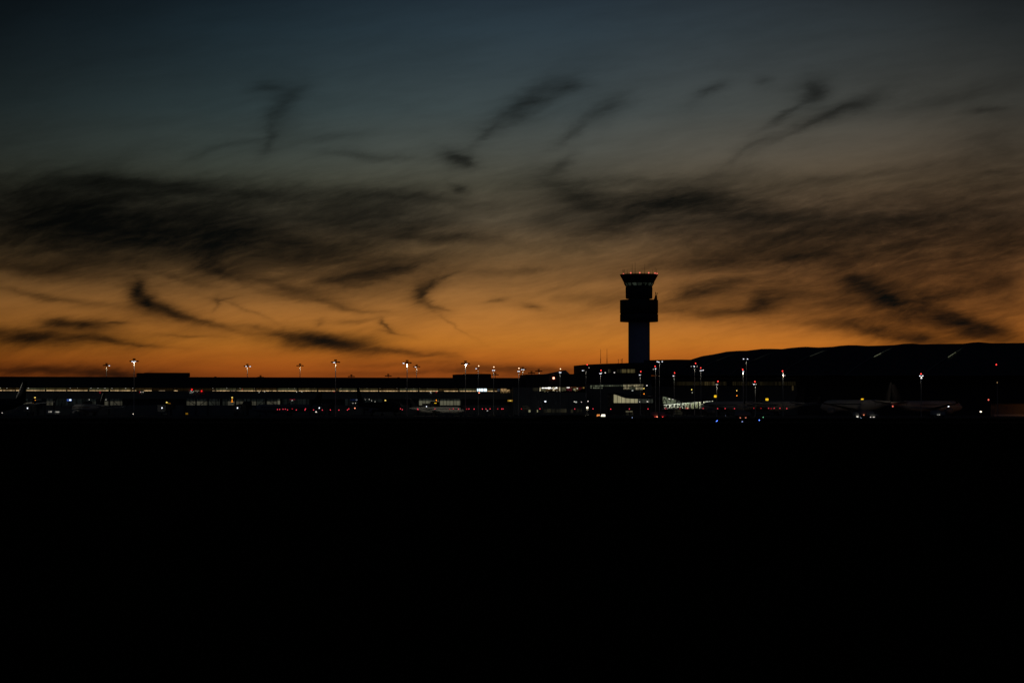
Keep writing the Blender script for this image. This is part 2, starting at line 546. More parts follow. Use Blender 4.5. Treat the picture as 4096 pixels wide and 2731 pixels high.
M = {}
M['grass'] = mat('grass', (0.030, 0.036, 0.014), 1.0, 0.08, 0.5, spec=0.0)
M['asphalt'] = mat('asphalt', (0.045, 0.045, 0.043), 0.95, 0.3, 0.3, spec=0.05)
M['concrete'] = mat('concrete', (0.16, 0.155, 0.14), 0.95, 0.2, 0.25, spec=0.05)
M['line'] = mat('line_paint', (0.55, 0.42, 0.08), 0.8, 1.5, 0.2, spec=0.1)
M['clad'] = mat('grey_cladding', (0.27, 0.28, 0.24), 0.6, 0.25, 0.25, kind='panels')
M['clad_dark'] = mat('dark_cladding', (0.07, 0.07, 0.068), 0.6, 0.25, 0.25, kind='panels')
M['roof'] = mat('roof_sheeting', (0.10, 0.105, 0.11), 0.55, 0.2, 0.25, kind='ribs')
M['roof_edge'] = mat('roof_edge_metal', (0.32, 0.33, 0.32), 0.5, 0.5, 0.2)
M['tower'] = mat('tower_concrete', (0.48, 0.53, 0.66), 0.9, 0.15, 0.2)
M['tower_dark'] = mat('tower_cladding', (0.06, 0.065, 0.06), 0.6, 0.3, 0.2, kind='panels')
M['steel'] = mat('painted_steel', (0.09, 0.09, 0.09), 0.6, 1.0, 0.2)
M['galv'] = mat('galvanised_steel', (0.55, 0.53, 0.48), 0.95, 1.0, 0.2, spec=0.0)
M['white'] = mat('white_paint', (0.72, 0.70, 0.65), 0.5, 0.5, 0.12)
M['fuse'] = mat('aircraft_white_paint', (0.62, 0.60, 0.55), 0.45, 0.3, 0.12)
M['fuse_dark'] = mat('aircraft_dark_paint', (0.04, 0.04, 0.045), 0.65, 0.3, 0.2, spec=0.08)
M['fuse_red'] = mat('aircraft_maroon_paint', (0.16, 0.03, 0.03), 0.4, 0.3, 0.2)
M['fin_black'] = mat('black_fin_paint', (0.012, 0.012, 0.014), 0.6, 0.3, 0.2, spec=0.05)
M['alu'] = mat('polished_aluminium', (0.75, 0.75, 0.73), 0.35, 0.5, 0.1, metal=1.0)
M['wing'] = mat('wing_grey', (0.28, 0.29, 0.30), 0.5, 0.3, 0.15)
M['rubber'] = mat('rubber', (0.02, 0.02, 0.02), 0.9, 2, 0.2)
M['black'] = mat('black_housing', (0.015, 0.015, 0.015), 0.7, 2, 0.2)
M['glass_dark'] = mat('dark_glass', (0.012, 0.014, 0.016), 0.12, 0.5, 0.1, spec=0.6)
M['yellow'] = mat('yellow_paint', (0.5, 0.33, 0.03), 0.6, 1, 0.2)
M['van'] = mat('van_paint', (0.45, 0.45, 0.43), 0.5, 0.8, 0.15)
M['shed'] = mat('ribbed_shed_sheeting', (0.36, 0.30, 0.22), 0.7, 0.4, 0.2)
M['leaf'] = mat('planter_leaves', (0.03, 0.05, 0.02), 0.9, 1, 0.4)

M['lens_white'] = emat('lamp_white', (0.86, 0.90, 1.0), 2.1)
M['lens_warm'] = emat('lamp_warm_white', (1.0, 0.88, 0.66), 2.6)
M['lens_soft'] = emat('lamp_soft_white', (1.0, 0.93, 0.80), 1.15)
M['lens_off'] = mat('unlit_lens', (0.10, 0.10, 0.11), 0.2, 2, 0.1)
M['red'] = emat('obstruction_red', (1.0, 0.05, 0.04), 2.2)
M['red_core'] = emat('obstruction_red_bright', (1.0, 0.18, 0.12), 1.0)
M['red_small'] = emat('marker_red', (1.0, 0.06, 0.10), 1.05)
M['red_dim'] = emat('marker_red_dim', (1.0, 0.03, 0.05), 0.6)
M['beacon'] = emat('beacon_warm_red', (1.0, 0.62, 0.36), 2.4)
M['blue'] = emat('taxiway_blue', (0.10, 0.22, 1.0), 5)
M['bluewhite'] = emat('taxiway_blue_white', (0.45, 0.62, 1.0), 2.6)
M['green'] = emat('taxiway_green', (0.25, 1.0, 0.45), 3)
M['amber'] = emat('display_amber', (1.0, 0.30, 0.02), 1.7)
M['yel'] = emat('display_yellow', (1.0, 0.72, 0.16), 1.4)
M['sign_y'] = emat('gate_sign_yellow', (1.0, 0.55, 0.02), 0.85, 0.6, 0.6, 1.1)
M['sign_y2'] = emat('gate_sign_yellow_bright', (1.0, 0.60, 0.02), 1.2, 0.6, 0.8, 1.1)
M['sign_dim'] = emat('gate_sign_yellow_dim', (1.0, 0.50, 0.03), 0.16)
M['orange_text'] = emat('sign_orange', (1.0, 0.33, 0.08), 2.2)
M['white_text'] = emat('sign_white', (1.0, 0.93, 0.72), 1.7)
M['screen_blue'] = emat('screen_blue', (0.10, 0.22, 0.9), 0.35)
M['screen_white'] = emat('screen_white', (0.75, 0.92, 1.0), 1.5)
M['neon_red'] = emat('neon_red', (1.0, 0.02, 0.02), 1.1)
M['neon_dim'] = emat('neon_red_dim', (0.8, 0.03, 0.08), 0.14)

# ------------------------------------------------------------------ ground
gm = MB()
gm.box(-9000, 9000, -2000, 24000, -1.0, 0.0)
gm.build('ground', M['grass'], kind='structure')
MB().box(-420, 420, 905, 1262, 0.004, 0.02).build('apron', M['concrete'], kind='structure')
MB().box(-1500, 1500, 640, 690, 0.004, 0.02).build('taxiway', M['asphalt'], kind='structure')
MB().box(-1500, 1500, 664.7, 665.0, 0.024, 0.03).build('taxiway_line', M['line'], kind='structure')
# low grass bank in front of the concourse
bank = MB()
rr = []
for i in range(41):
    s_ = i / 40
    px = 2130 + s_ * 400
    hgt = 1.75 * (math.sin(math.pi * min(1, s_ * 1.25)) ** 0.6 if s_ < 0.8 else 0) * (1 - 0.45 * s_) + 0.12 * math.sin(i * 1.7)
    x0 = X(px, 860)
    rr.append([(x0, 850, -0.2), (x0, 855, max(0.02, hgt * 0.7)), (x0, 860, max(0.04, hgt)), (x0, 866, max(0.02, hgt * 0.7)), (x0, 872, -0.2)])
bank.rings(rr)
bank.build('grass_bank', M['grass'], kind='structure')

# ------------------------------------------------------------------ long pier on the left
PF = Face(0, 1240, 2103, 1300)
pier = thing('pier_terminal', 'long low dark pier terminal with one thin bright window band, filling the left half', 'terminal building', PF.pt(PF.u(1000), 8, 0))
ZR, ZB1, ZB0, ZL1, ZL0 = 20.05, 14.3, 12.68, 8.5, 5.25
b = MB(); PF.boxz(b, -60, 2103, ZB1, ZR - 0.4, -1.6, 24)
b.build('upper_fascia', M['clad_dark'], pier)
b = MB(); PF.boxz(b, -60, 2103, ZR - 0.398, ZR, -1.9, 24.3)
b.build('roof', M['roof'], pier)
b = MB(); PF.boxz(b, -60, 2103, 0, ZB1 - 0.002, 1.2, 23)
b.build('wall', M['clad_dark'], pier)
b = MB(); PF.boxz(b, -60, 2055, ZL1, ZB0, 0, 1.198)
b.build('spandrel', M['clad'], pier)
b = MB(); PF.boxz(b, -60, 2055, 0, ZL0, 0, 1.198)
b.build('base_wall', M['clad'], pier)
# plant rooms on the roof
b = MB(); PF.box(b, 553, 762, 1491.5, 1506, 4, 17); PF.box(b, 582, 761.5, 1490, 1491.6, 4.5, 16.5)
b.build('plant_room', M['clad_dark'], pier)
b = MB(); PF.box(b, 1834, 1971, 1496.5, 1510.5, 4, 17); PF.box(b, 1876, 1970.5, 1494.2, 1496.6, 4.5, 16.5)
b.build('plant_room', M['clad_dark'], pier)
for px in (868, 1606):
    b = MB(); PF.box(b, px - 4, px + 4, 1505 if px < 1000 else 1507.5, 1511, 9, 10.4)
    b.build('roof_vent', M['steel'], pier)
# upper window band, bay by bay
band = [emat('band_glow_%d' % i, c, st, 1.72, 0.35, 1.3) for i, (c, st) in enumerate([((1.0, 0.78, 0.30), 0.030), ((1.0, 0.62, 0.22), 0.020), ((0.9, 0.85, 0.42), 0.038)])]
M['band_off'] = emat('band_glow_off', (1.0, 0.6, 0.2), 0.008, 1.72, 0.5, 1.2)
M['strip'] = emat('strip_light', (1.0, 0.66, 0.32), 0.95, 1.72, 0.30, 1.25)
M['strip_lo'] = emat('strip_light_dim', (1.0, 0.70, 0.40), 0.35, 1.72, 0.4, 1.2)
brk = [-60, 8, 92, 181, 267, 353, 437, 524, 610, 693, 777, 862, 947, 1022, 1109, 1190, 1271, 1354, 1436, 1514, 1597, 1675, 1755, 1835, 1907, 1975, 2001]
for i in range(len(brk) - 1):
    a, c = brk[i] + 1.6, brk[i + 1] - 1.6
    off = 600 < (a + c) / 2 < 850
    b = MB(); PF.boxz(b, a, c, ZB0, ZB1 - 0.004, 0.9, 1.0)
    w = b.build('window', M['band_off'] if off else band[(i * 7) % 3], pier)
    b = MB()
    k = a + 13.4
    while k < c - 4:
        PF.boxz(b, k - 0.45, k + 0.45, ZB0, ZB1 - 0.006, 0.35, 0.55)
        k += 13.4
    PF.boxz(b, a - 1.6, a, ZB0, ZB1 - 0.006, 0.2, 0.7)
    PF.boxz(b, a - 1.6, c, ZB0, ZB0 + 0.05, 0.3, 0.6); PF.boxz(b, a - 1.6, c, ZB1 - 0.09, ZB1 - 0.02, 0.3, 0.6)
    if i % 2:
        b.bar(PF.pt(PF.u(a), 0.3, ZB0), PF.pt(PF.u(a + 16), 0.3, ZB1), 0.18)
    if b.v:
        b.build('frame', M['steel'], w)
for (a, c, lv) in [(-60, 59, 1), (63, 178, 1), (184, 264, 1), (270, 350, 1), (356, 434, 1), (441, 502, 1), (503, 522, 1), (526, 545, 1), (576, 607, 1), (636, 660, 0), (695, 711, 1), (779, 797, 0), (850, 859, 0), (862, 920, 1), (925, 941, 0),
                   (946, 1022, 1), (1027, 1044, 1), (1049, 1087, 1), (1090, 1107, 1), (1111, 1189, 1), (1193, 1268, 1), (1274, 1342, 1), (1356, 1400, 1), (1403, 1433, 1), (1437, 1512, 1), (1517, 1594, 1), (1598, 1672, 1), (1677, 1753, 1), (1778, 1833, 1), (1836, 1861, 1), (1864, 1906, 1), (1949, 1973, 1), (1976, 1991, 1)]:
    b = MB(); PF.boxz(b, a, c, ZB0 + 0.05, ZB0 + 0.30, 0.72, 0.86)
    b.build('strip_light', M['strip'] if lv else M['strip_lo'], pier)
# ceiling spots just under the soffit
for px in [1, 28, 113, 281, 309, 364, 392, 420, 448, 503, 531, 503 + 349, 907, 960, 1019, 1152, 1178, 1232, 1259, 1364, 1412, 1438, 1464.5, 1469, 1491, 1521, 1547, 1569, 1587, 1625, 1652, 1678, 1713]:
    b = MB(); b.cbox(PF.p(px, 1551.3 + 1.6 * px / 2000, 0.55), (0.24, 0.2, 0.2))
    b.build('ceiling_light', M['lens_soft'], pier)
for (px, py) in [(1412, 1612.5), (1422, 1612), (1444, 1611), (1449.5, 1611), (1460, 1597.5), (1477, 1597), (1486, 1602), (1500, 1606), (1496, 1611), (1036.5, 1568.5), (1058.5, 1565.5), (1186, 1567), (1207, 1566.5), (1721, 1567.3), (1723.5, 1570.4), (563, 1568), (572, 1568), (424, 1598), (357, 1598), (387, 1600)]:
    b = MB(); b.cbox(PF.p(px, py, -0.15), (0.26, 0.2, 0.22))
    b.build('wall_light', M['lens_soft'], pier)
for (px, py) in [(559, 1567.5), (969, 1557), (400, 1570), (1336, 1565.3), (1745, 1568)]:
    b = MB(); b.cbox(PF.p(px, py, -0.15), (0.36, 0.2, 0.26))
    b.build('wall_light', M['red_dim'], pier)
# bright shop front and the warm lounge at the far end
for (a, c) in [(1909, 1913), (1915, 1922), (1923, 1934.5), (1936.5, 1948)]:
    b = MB(); PF.boxz(b, a, c, ZB0 + 0.02, ZB1 - 0.05, 0.6, 0.7)
    b.build('lit_window', M['screen_white'], pier)
M['warm_room'] = emat('warm_room', (1.0, 0.62, 0.26), 0.34, 1.3, 0.5, 1.1, 0.9)
M['cool_room'] = emat('cool_room', (0.6, 0.75, 1.0), 0.05, 0.6, 0.2, 1.6)
b = MB(); PF.box(b, 1991, 2000, 1554, 1564.5, 0.6, 0.7)
b.build('lit_window', M['cool_room'], pier)
for (a, c, t, q) in [(2003, 2013, 1554, 1572), (2014.5, 2026, 1554, 1571), (2028, 2039, 1558, 1570)]:
    b = MB(); PF.box(b, a, c, t, q, -0.12, -0.02)
    w = b.build('lit_window', M['warm_room'], pier)
    b = MB()
    for j in range(3):
        x_ = a + (c - a) * (0.2 + 0.3 * j)
        PF.box(b, x_ - 1.2, x_ + 1.2, q - 5 - 2.2 * ((j * 7 + int(a)) % 3), q, -0.3, -0.14)
    PF.box(b, a + 0.6, c - 0.6, q - 1.2, q + 0.1, -0.34, -0.13)
    b.build('planter', M['leaf'], w)
# lower gate-lounge windows
M['low_hi'] = emat('gate_lounge_light', (0.95, 0.92, 0.60), 0.10, 1.6, 0.6, 1.15)
M['low_mid'] = emat('gate_lounge_medium', (0.98, 0.92, 0.64), 0.050, 1.6, 0.35, 1.2)
M['low_lo'] = emat('gate_lounge_dim', (0.85, 0.95, 0.75), 0.016, 1.2, 0.2, 1.4)
M['low_vlo'] = emat('gate_lounge_dark', (0.75, 0.95, 0.90), 0.006, 1.0, 0.2, 1.5)
low = [(88, 128, 'low_mid'), (140, 166, 'low_lo'), (186, 212, 'low_mid'), (222, 345, 'low_vlo'), (346, 384, 'low_lo'), (418, 440, 'low_mid'), (441, 489, 'low_mid'), (746, 782, 'low_mid'), (787, 830, 'low_mid'),
       (834, 880, 'low_lo'), (890, 911, 'low_lo'), (911, 942, 'low_mid'), (945, 985, 'low_mid'), (988, 1025, 'low_mid'), (1027, 1060, 'low_lo'), (1067, 1108, 'low_mid'), (1110, 1121, 'low_hi'), (1130, 1240, 'low_vlo'), (1380, 1455, 'low_vlo'), (1457, 1530, 'low_vlo'),
       (1676, 1758, 'low_hi'), (1760, 1843, 'low_hi')]
for (a, c, lv) in low:
    zs = ZL0 + (ZL1 - ZL0) * (0.62 if lv != 'low_hi' else 0.72)
    b = MB(); PF.boxz(b, a, c, ZL0, zs, 0.8, 0.9)
    w = b.build('window', M[lv], pier)
    b = MB(); PF.boxz(b, a, c, zs + 0.08, ZL1, 0.8, 0.9)
    b.build('dim_upper_window', M['low_vlo'] if lv != 'low_hi' else M['low_lo'], pier)  # dimmer upper row imitates room light falling off upwards
    b = MB()
    k = a
    while k <= c:
        PF.boxz(b, k - 0.7, k + 0.7, ZL0, ZL1, 0.3, 0.5)
        k += 13.5 if c - a > 20 else (c - a)
    PF.boxz(b, a, c, zs, zs + 0.08, 0.32, 0.48)
    PF.boxz(b, a, c, ZL0 + 0.75, ZL0 + 0.83, 0.32, 0.48)
    if b.v:
        b.build('frame', M['steel'], w)
for px in (131, 180, 216, 387, 436, 742, 784, 832, 942, 1064, 1240, 1456, 1672, 1846):
    b = MB(); PF.boxz(b, px - 3, px + 3, 0, ZL1, -0.9, -0.3)
    b.build('column', M['steel'], pier)
for (a, c) in [(746, 782), (832, 800), (834, 855), (912, 942), (1062, 1034), (1067, 1102), (446, 470)]:
    b = MB().bar(PF.pt(PF.u(a), -0.2, ZL1 - 0.2), PF.pt(PF.u(c), -0.2, ZL0 + 0.1), 0.28)
    b.build('brace', M['steel'], pier)
# advertising screens and shop signs behind the lower glass
def wall_thing(name, label, cat, boxes, face, group=None):
    """boxes: (part name, material, px0, px1, py0, py1, d0, d1)"""
    q = boxes[0]
    t = thing(name, label, cat, face.p((q[2] + q[3]) / 2, q[5], q[6]), 0, group)
    for (nm, m, a, c, y0, y1, d0, d1) in boxes:
        b = MB(); face.box(b, a, c, y0, y1, d0, d1)
        b.build(nm, M[m], t)
    return t
wall_thing('display_screen', 'bright blue advertising screen behind the glass near the left edge', 'screen',
           [('housing', 'black', 267, 288, 1594.5, 1605.5, 0.42, 0.62), ('screen', 'screen_blue', 268, 287, 1595.5, 1604.5, 0.36, 0.41), ('image', 'screen_white', 276, 285, 1596.5, 1602, 0.31, 0.35)], PF)

def text(name, s, m, loc, h, parent=None, rz=0, wfac=1.0, depth=0.03):
    cu = bpy.data.curves.new(name, 'FONT')
    cu.body = s
    cu.size = h * 1.4
    cu.extrude = depth
    cu.align_x = 'CENTER'
    tmp = bpy.data.objects.new('tmp', cu)
    COL.objects.link(tmp)
    bpy.context.view_layer.update()
    me = bpy.data.meshes.new_from_object(tmp.evaluated_get(bpy.context.evaluated_depsgraph_get()))
    bpy.data.objects.remove(tmp)
    me.transform(Matrix.Translation(Vector(loc)) @ Matrix.Rotation(rz, 4, 'Z') @ Matrix.Rotation(math.pi / 2, 4, 'X') @ Matrix.Diagonal((wfac, 1, 1, 1)))
    b = MB()
    b.add([v.co for v in me.vertices], [tuple(p.vertices) for p in me.polygons])
    bpy.data.meshes.remove(me)
    return b.build(name, m, parent)

M['screen_blue_dim'] = emat('screen_blue_dim', (0.08, 0.16, 0.7), 0.03)
M['figures'] = emat('figures_white', (0.8, 0.9, 1.0), 0.9)
t = wall_thing('display_screen', 'dark blue screen with white figures behind the lower pier glass', 'screen',
               [('housing', 'black', 1401, 1434, 1594, 1603, 0.42, 0.62), ('screen', 'screen_blue_dim', 1402, 1433, 1595, 1602, 0.36, 0.41)], PF)
text('figures', '3 17', M['figures'], PF.p(1427, 1601.5, 0.30), 0.62, t, 0.0, 0.9)
wall_thing('shop_sign', 'dim pink red shop sign strip behind the lower pier glass', 'shop sign',
           [('panel', 'neon_dim', 1160, 1181, 1595.5, 1599, 0.4, 0.6), ('lettering', 'lens_soft', 1167, 1171, 1600.5, 1602, 0.3, 0.38)], PF)
b = None
t = thing('neon_sign', 'bright red neon shape with a white curl in the upper window band', 'neon sign', PF.p(767, 1571, -0.1))
b = MB(); PF.box(b, 764.5, 770, 1554.5, 1561.5, -0.3, -0.15); b.build('red_tube', M['neon_red'], t)
b = MB(); PF.box(b, 756, 759, 1560, 1562, -0.3, -0.15); b.build('red_tube', M['neon_dim'], t)
b = MB()
pp = [(758, 1570.3), (764, 1569.6), (770, 1568.8), (773, 1566.5), (775, 1563.5)]
for p, q in zip(pp[:-1], pp[1:]):
    b.tube(PF.p(*p, -0.3), PF.p(*q, -0.3), 0.08, n=6)
M['white_dim'] = emat('white_tube', (0.95, 1.0, 0.9), 0.4)
b.build('white_tube', M['white_dim'], t)
b = MB(); b.tube(PF.p(762, 1562, -0.3), PF.p(766, 1565, -0.3), 0.16, n=6); b.build('white_tube', M['white_dim'], t)
t = thing('neon_sign', 'small red oval neon sign right of the white curl on the pier', 'neon sign', PF.p(806, 1566, -0.1))
b = MB(); b.sphere(PF.p(806, 1563.5, -0.3), 0.42); b.build('red_tube', M['neon_red'], t)
b = MB(); b.sphere(PF.p(788.5, 1566.5, -0.3), 0.13); b.build('white_tube', M['white_dim'], t)

# ------------------------------------------------------------------ concourse between pier and tower
CF = Face(2103, 1296, 2345, 1300)
con = thing('concourse_building', 'dark concourse block with a bright glazed shop level, between pier and tower', 'terminal building', CF.pt(CF.u(2220), 8, 0))
b = MB(); CF.poly(b, [(2103, 1497), (2345, 1495), (2345, 1545.5), (2250, 1547.5), (2150, 1549), (2103, 1549)], -1.0, 26)
b.build('upper_fascia', M['clad_dark'], con)
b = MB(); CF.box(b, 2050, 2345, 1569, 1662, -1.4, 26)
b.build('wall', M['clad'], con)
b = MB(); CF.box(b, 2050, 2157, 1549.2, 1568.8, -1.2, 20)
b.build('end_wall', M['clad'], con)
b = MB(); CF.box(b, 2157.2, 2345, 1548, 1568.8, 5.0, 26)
b.build('inner_wall', mat('shop_back_wall', (0.35, 0.27, 0.17), 0.8), con)
b = MB(); CF.poly(b, [(2176, 1497), (2206, 1492.5), (2268, 1479.3), (2286, 1496.4)], 5, 18)
b.build('skylight_roof', M['roof_edge'], con)
def room(nm, m, a, c, y0, y1, d0=3.0, d1=3.4):
    b = MB(); CF.box(b, a, c, y0, y1, d0, d1)
    return b.build(nm, m, con)
cream = emat('glow_column_cream', (1.0, 0.85, 0.55), 0.75, 0.5, 0.6, 1.1, 0.6)  # columns and walls below glow themselves in place of being lit
white = emat('shop_strip_white', (1.0, 0.98, 0.88), 2.2)
brown = emat('glow_wall_brown', (1.0, 0.62, 0.25), 0.055, 0.8, 0.5, 1.3, 0.8)
olive = emat('glow_wall_olive', (0.9, 0.85, 0.45), 0.050, 0.7, 0.2, 1.6, 0.7)
maroon = emat('glow_wall_maroon', (0.9, 0.06, 0.12), 0.040, 1.2, 0.7, 1.2)
door = emat('lit_doorway', (0.95, 0.90, 0.50), 0.22, 0.6, 0.7, 1.2)
orange = emat('glow_wall_orange', (1.0, 0.55, 0.15), 0.28, 0.6, 0.5, 1.2, 0.6)
for (nm, m, a, c, y0, y1) in [('glow_column', cream, 2160, 2165, 1551, 1565), ('ceiling_strip', white, 2171, 2177.5, 1550, 1553), ('ceiling_strip', white, 2181, 2196, 1550, 1552.8), ('ceiling_strip', white, 2195, 2206, 1548.5, 1551.8), ('ceiling_strip', white, 2196, 2203, 1552.4, 1554.6),
                             ('ceiling_strip', white, 2206, 2213, 1551, 1553.5), ('ceiling_strip', white, 2223, 2232, 1548.2, 1550.6), ('ceiling_strip', white, 2221, 2232, 1552, 1554), ('glow_column', cream, 2215, 2220.5, 1548.2, 1568),
                             ('glow_column', cream, 2241, 2245, 1548, 1567.5), ('glow_shop_wall', brown, 2221, 2240, 1554.6, 1567), ('glow_shop_wall', olive, 2166, 2184, 1555, 1568), ('glow_shop_wall', olive, 2184.2, 2186.5, 1553, 1568), ('glow_shop_wall', brown, 2187, 2214, 1556, 1568), ('glow_shop_wall', olive, 2246, 2268, 1549, 1567),
                             ('glow_shop_wall', maroon, 2270, 2291, 1550, 1567), ('glow_shop_wall', brown, 2306, 2318, 1549, 1566), ('glow_shop_wall', maroon, 2319, 2331, 1548.5, 1566), ('doorway', door, 2296, 2304.5, 1553, 1566), ('glow_wall', orange, 2332.5, 2340.5, 1547.8, 1562), ('ceiling_strip', white, 2271, 2282, 1548.6, 1550.2)]:
    room(nm, m, a, c, y0, y1, 3.0 if nm != 'glow_shop_wall' else 3.6, 3.5 if nm != 'glow_shop_wall' else 3.9)
for (x_, y_) in [(2279, 1562.5), (2279.4, 1569 - 0.6), (2198, 1564), (2194, 1568), (2230, 1565), (2311.5, 1553)]:
    b = MB(); b.sphere(CF.p(x_, y_, 2.4), 0.22)
    b.build('lamp', M['lens_soft'], con)
for x_ in (2158, 2207, 2247, 2293, 2331):
    b = MB(); CF.box(b, x_ - 1.2, x_ + 1.2, 1547.6, 1568.9, 0.2, 0.7)
    b.build('column', M['steel'], con)
for (p, q) in [((2208, 1556), (2224, 1549)), ((2222, 1550), (2241, 1567)), ((2165, 1560), (2176, 1568))]:
    b = MB().bar(CF.p(*p, 1.0), CF.p(*q, 1.0), 0.25)
    b.build('brace', M['steel'], con)
random.seed(3)
b = MB()
for k in range(70):
    x_ = 2160 + random.random() * 182
    hh = random.uniform(0.3, 1.0) + (0.9 if x_ > 2325 else 0) + 0.5 * (x_ - 2160) / 182
    c0 = CF.p(x_, 1569, -0.4)
    b.sphere((c0.x, c0.y + random.uniform(-0.3, 0.3), c0.z + hh * 0.4), hh * 0.55, 6, 4)
CF.box(b, 2158, 2343, 1567.6, 1570, -0.9, 0.1)
b.build('planter', M['leaf'], con)
M['grnd'] = emat('ground_room_dim', (0.95, 0.85, 0.50), 0.014, 1.1, 0.2, 1.6)
M['grnd2'] = emat('ground_room_faint', (0.9, 0.85, 0.6), 0.007, 1.1, 0.2, 1.6)
for (a, c, y0, y1, m) in [(2172, 2186, 1636, 1650, 'grnd2'), (2187, 2203, 1635, 1649, 'grnd'), (2205, 2233, 1636, 1649, 'grnd2'), (2236, 2264, 1635, 1649, 'grnd'), (2282, 2291, 1637, 1650, 'grnd'), (2299, 2326, 1635, 1648, 'grnd2'), (2081, 2112, 1622, 1625, 'grnd2'), (2090, 2118, 1628, 1637, 'grnd2'), (2130, 2152, 1551, 1563, 'grnd')]:
    b = MB(); CF.box(b, a, c, y0, y1, -1.6, -1.5)
    b.build('window', M[m], con)
for (a, c) in [(2113, 2120), (2147, 2150)]:
    b = MB(); CF.box(b, a, c, 1639, 1648, -1.6, -1.5)
    b.build('lit_doorway', door, con)
b = MB(); b.cbox(CF.p(2213, 1512, -1.6), (0.95, 0.5, 1.05))
bt = thing('beacon_light', 'large glowing red and white beacon box on the concourse fascia', 'beacon', CF.p(2213, 1517, -1.3))
b.build('lens', M['beacon'], bt)
b = MB(); b.cbox(CF.p(2213, 1512, -1.2), (1.35, 0.22, 1.45)); b.build('housing', M['fuse_red'], bt)
b = MB()
for (dx_, dz_, w_, h_) in ((0, 0.6, 1.25, 0.16), (0, -0.6, 1.25, 0.16), (-0.56, 0, 0.16, 1.05), (0.56, 0, 0.16, 1.05)):
    q = CF.p(2213, 1512, -1.45); b.cbox((q.x + dx_, q.y, q.z + dz_), (w_, 0.2, h_))
b.build('red_halo', M['red_dim'], bt)  # glowing bars imitate the red halo around the lamp

# ------------------------------------------------------------------ operations building at the tower foot
OF = Face(2335, 1316, 2606, 1322)
ops = thing('operations_building', 'dark broad block at the foot of the control tower with a dim window row', 'building', OF.pt(OF.u(2470), 8, 0))
b = MB(); OF.poly(b, [(2335, 1459), (2347, 1457.6), (2440, 1453.6), (2530, 1451), (2606, 1450), (2606, 1474), (2335, 1474)], 0, 30)
b.build('parapet', M['clad_dark'], ops)
b = MB(); OF.box(b, 2335, 2606, 1474.1, 1535, 0.5, 30)
b.build('wall', M['clad_dark'], ops)
b = MB(); OF.box(b, 2345, 2606, 1535.1, 1661, 0, 30)
b.build('lower_wall', M['clad'], ops)
M['ops_hi'] = emat('office_light', (1.0, 0.80, 0.32), 0.05, 0.9, 0.05, 2.0)
M['ops_lo'] = emat('office_dim', (0.9, 0.85, 0.5), 0.016, 1.2, 0.1, 1.6)
for (a, c, m) in [(2432, 2446, 'ops_lo'), (2467, 2486, 'ops_lo'), (2487, 2507, 'ops_hi'), (2510, 2542, 'ops_hi')]:
    b = MB(); OF.box(b, a, c, 1476, 1491, 0.36, 0.46)
    w = b.build('window', M[m], ops)
    b = MB()
    k = a
    while k < c:
        OF.box(b, k - 0.5, k + 0.5, 1476, 1491, 0.1, 0.3)
        k += 6.2
    OF.box(b, a - 0.5, c, 1476 - 0.25, 1476 + 0.45, 0.05, 0.34); OF.box(b, a - 0.5, c, 1491 - 0.45, 1491 + 0.25, 0.05, 0.34)
    if b.v:
        b.build('frame', M['steel'], w)
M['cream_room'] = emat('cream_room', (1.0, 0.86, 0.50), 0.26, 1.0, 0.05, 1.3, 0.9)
M['green_room'] = emat('pale_green_room', (0.85, 0.95, 0.62), 0.15, 0.8, 0.05, 1.4, 0.9)
M['dim_room'] = emat('dim_green_room', (0.85, 0.95, 0.60), 0.05, 0.9, 0.2, 1.5, 0.9)
for (a, c, y0, y1, m) in [(2361, 2368, 1541, 1547, 'green_room'), (2361, 2367, 1549, 1553, 'green_room'), (2373, 2399, 1541, 1546, 'green_room'), (2373, 2400, 1549, 1553.5, 'green_room'), (2401, 2412, 1539, 1545.5, 'green_room'), (2403, 2409, 1549, 1554, 'green_room'),
                          (2413, 2428, 1540, 1545, 'dim_room'), (2430, 2445, 1540, 1545, 'green_room'), (2448, 2469, 1539, 1545.5, 'dim_room'), (2472, 2490, 1539, 1545, 'dim_room'), (2494, 2516, 1537.5, 1546, 'cream_room'), (2494, 2516, 1548, 1557, 'cream_room'), (2518, 2541, 1537.5, 1546, 'cream_room'), (2518, 2541, 1548, 1557.5, 'dim_room'), (2543, 2573, 1537, 1546, 'cream_room'), (2543, 2573, 1548, 1558.5, 'cream_room')]:
    b = MB(); OF.box(b, a, c, y0, y1, -0.14, -0.02)
    w = b.build('window', M[m], ops)
    b = MB()
    k = a + 5.5
    while k < c - 2:
        OF.box(b, k - 0.9, k + 0.9, y0, y1, -0.4, -0.16)
        k += 5.6
    OF.box(b, a, c, y0 - 0.25, y0 + 0.45, -0.44, -0.15); OF.box(b, a, c, y1 - 0.45, y1 + 0.25, -0.44, -0.15)
    if b.v:
            b.build('frame', M['steel'], w)
for px, y0, y1 in [(2414, 1394.5, 1453), (2439.5, 1393, 1452)]:
    t = thing('roof_antenna', 'thin whip antenna, %s of the two tall ones on the block left of the tower' % ('left' if px < 2420 else 'right'), 'antenna', OF.p(px, y1, 8))
    b = MB(); b.tube(OF.p(px, y1, 8), OF.p(px, 1432, 8), 0.20, 0.16, 8); b.build('mount', M['steel'], t)
    b = MB(); b.tube(OF.p(px, 1432, 8), OF.p(px, y0, 8), 0.11, 0.07, 8); b.build('whip', M['steel'], t)
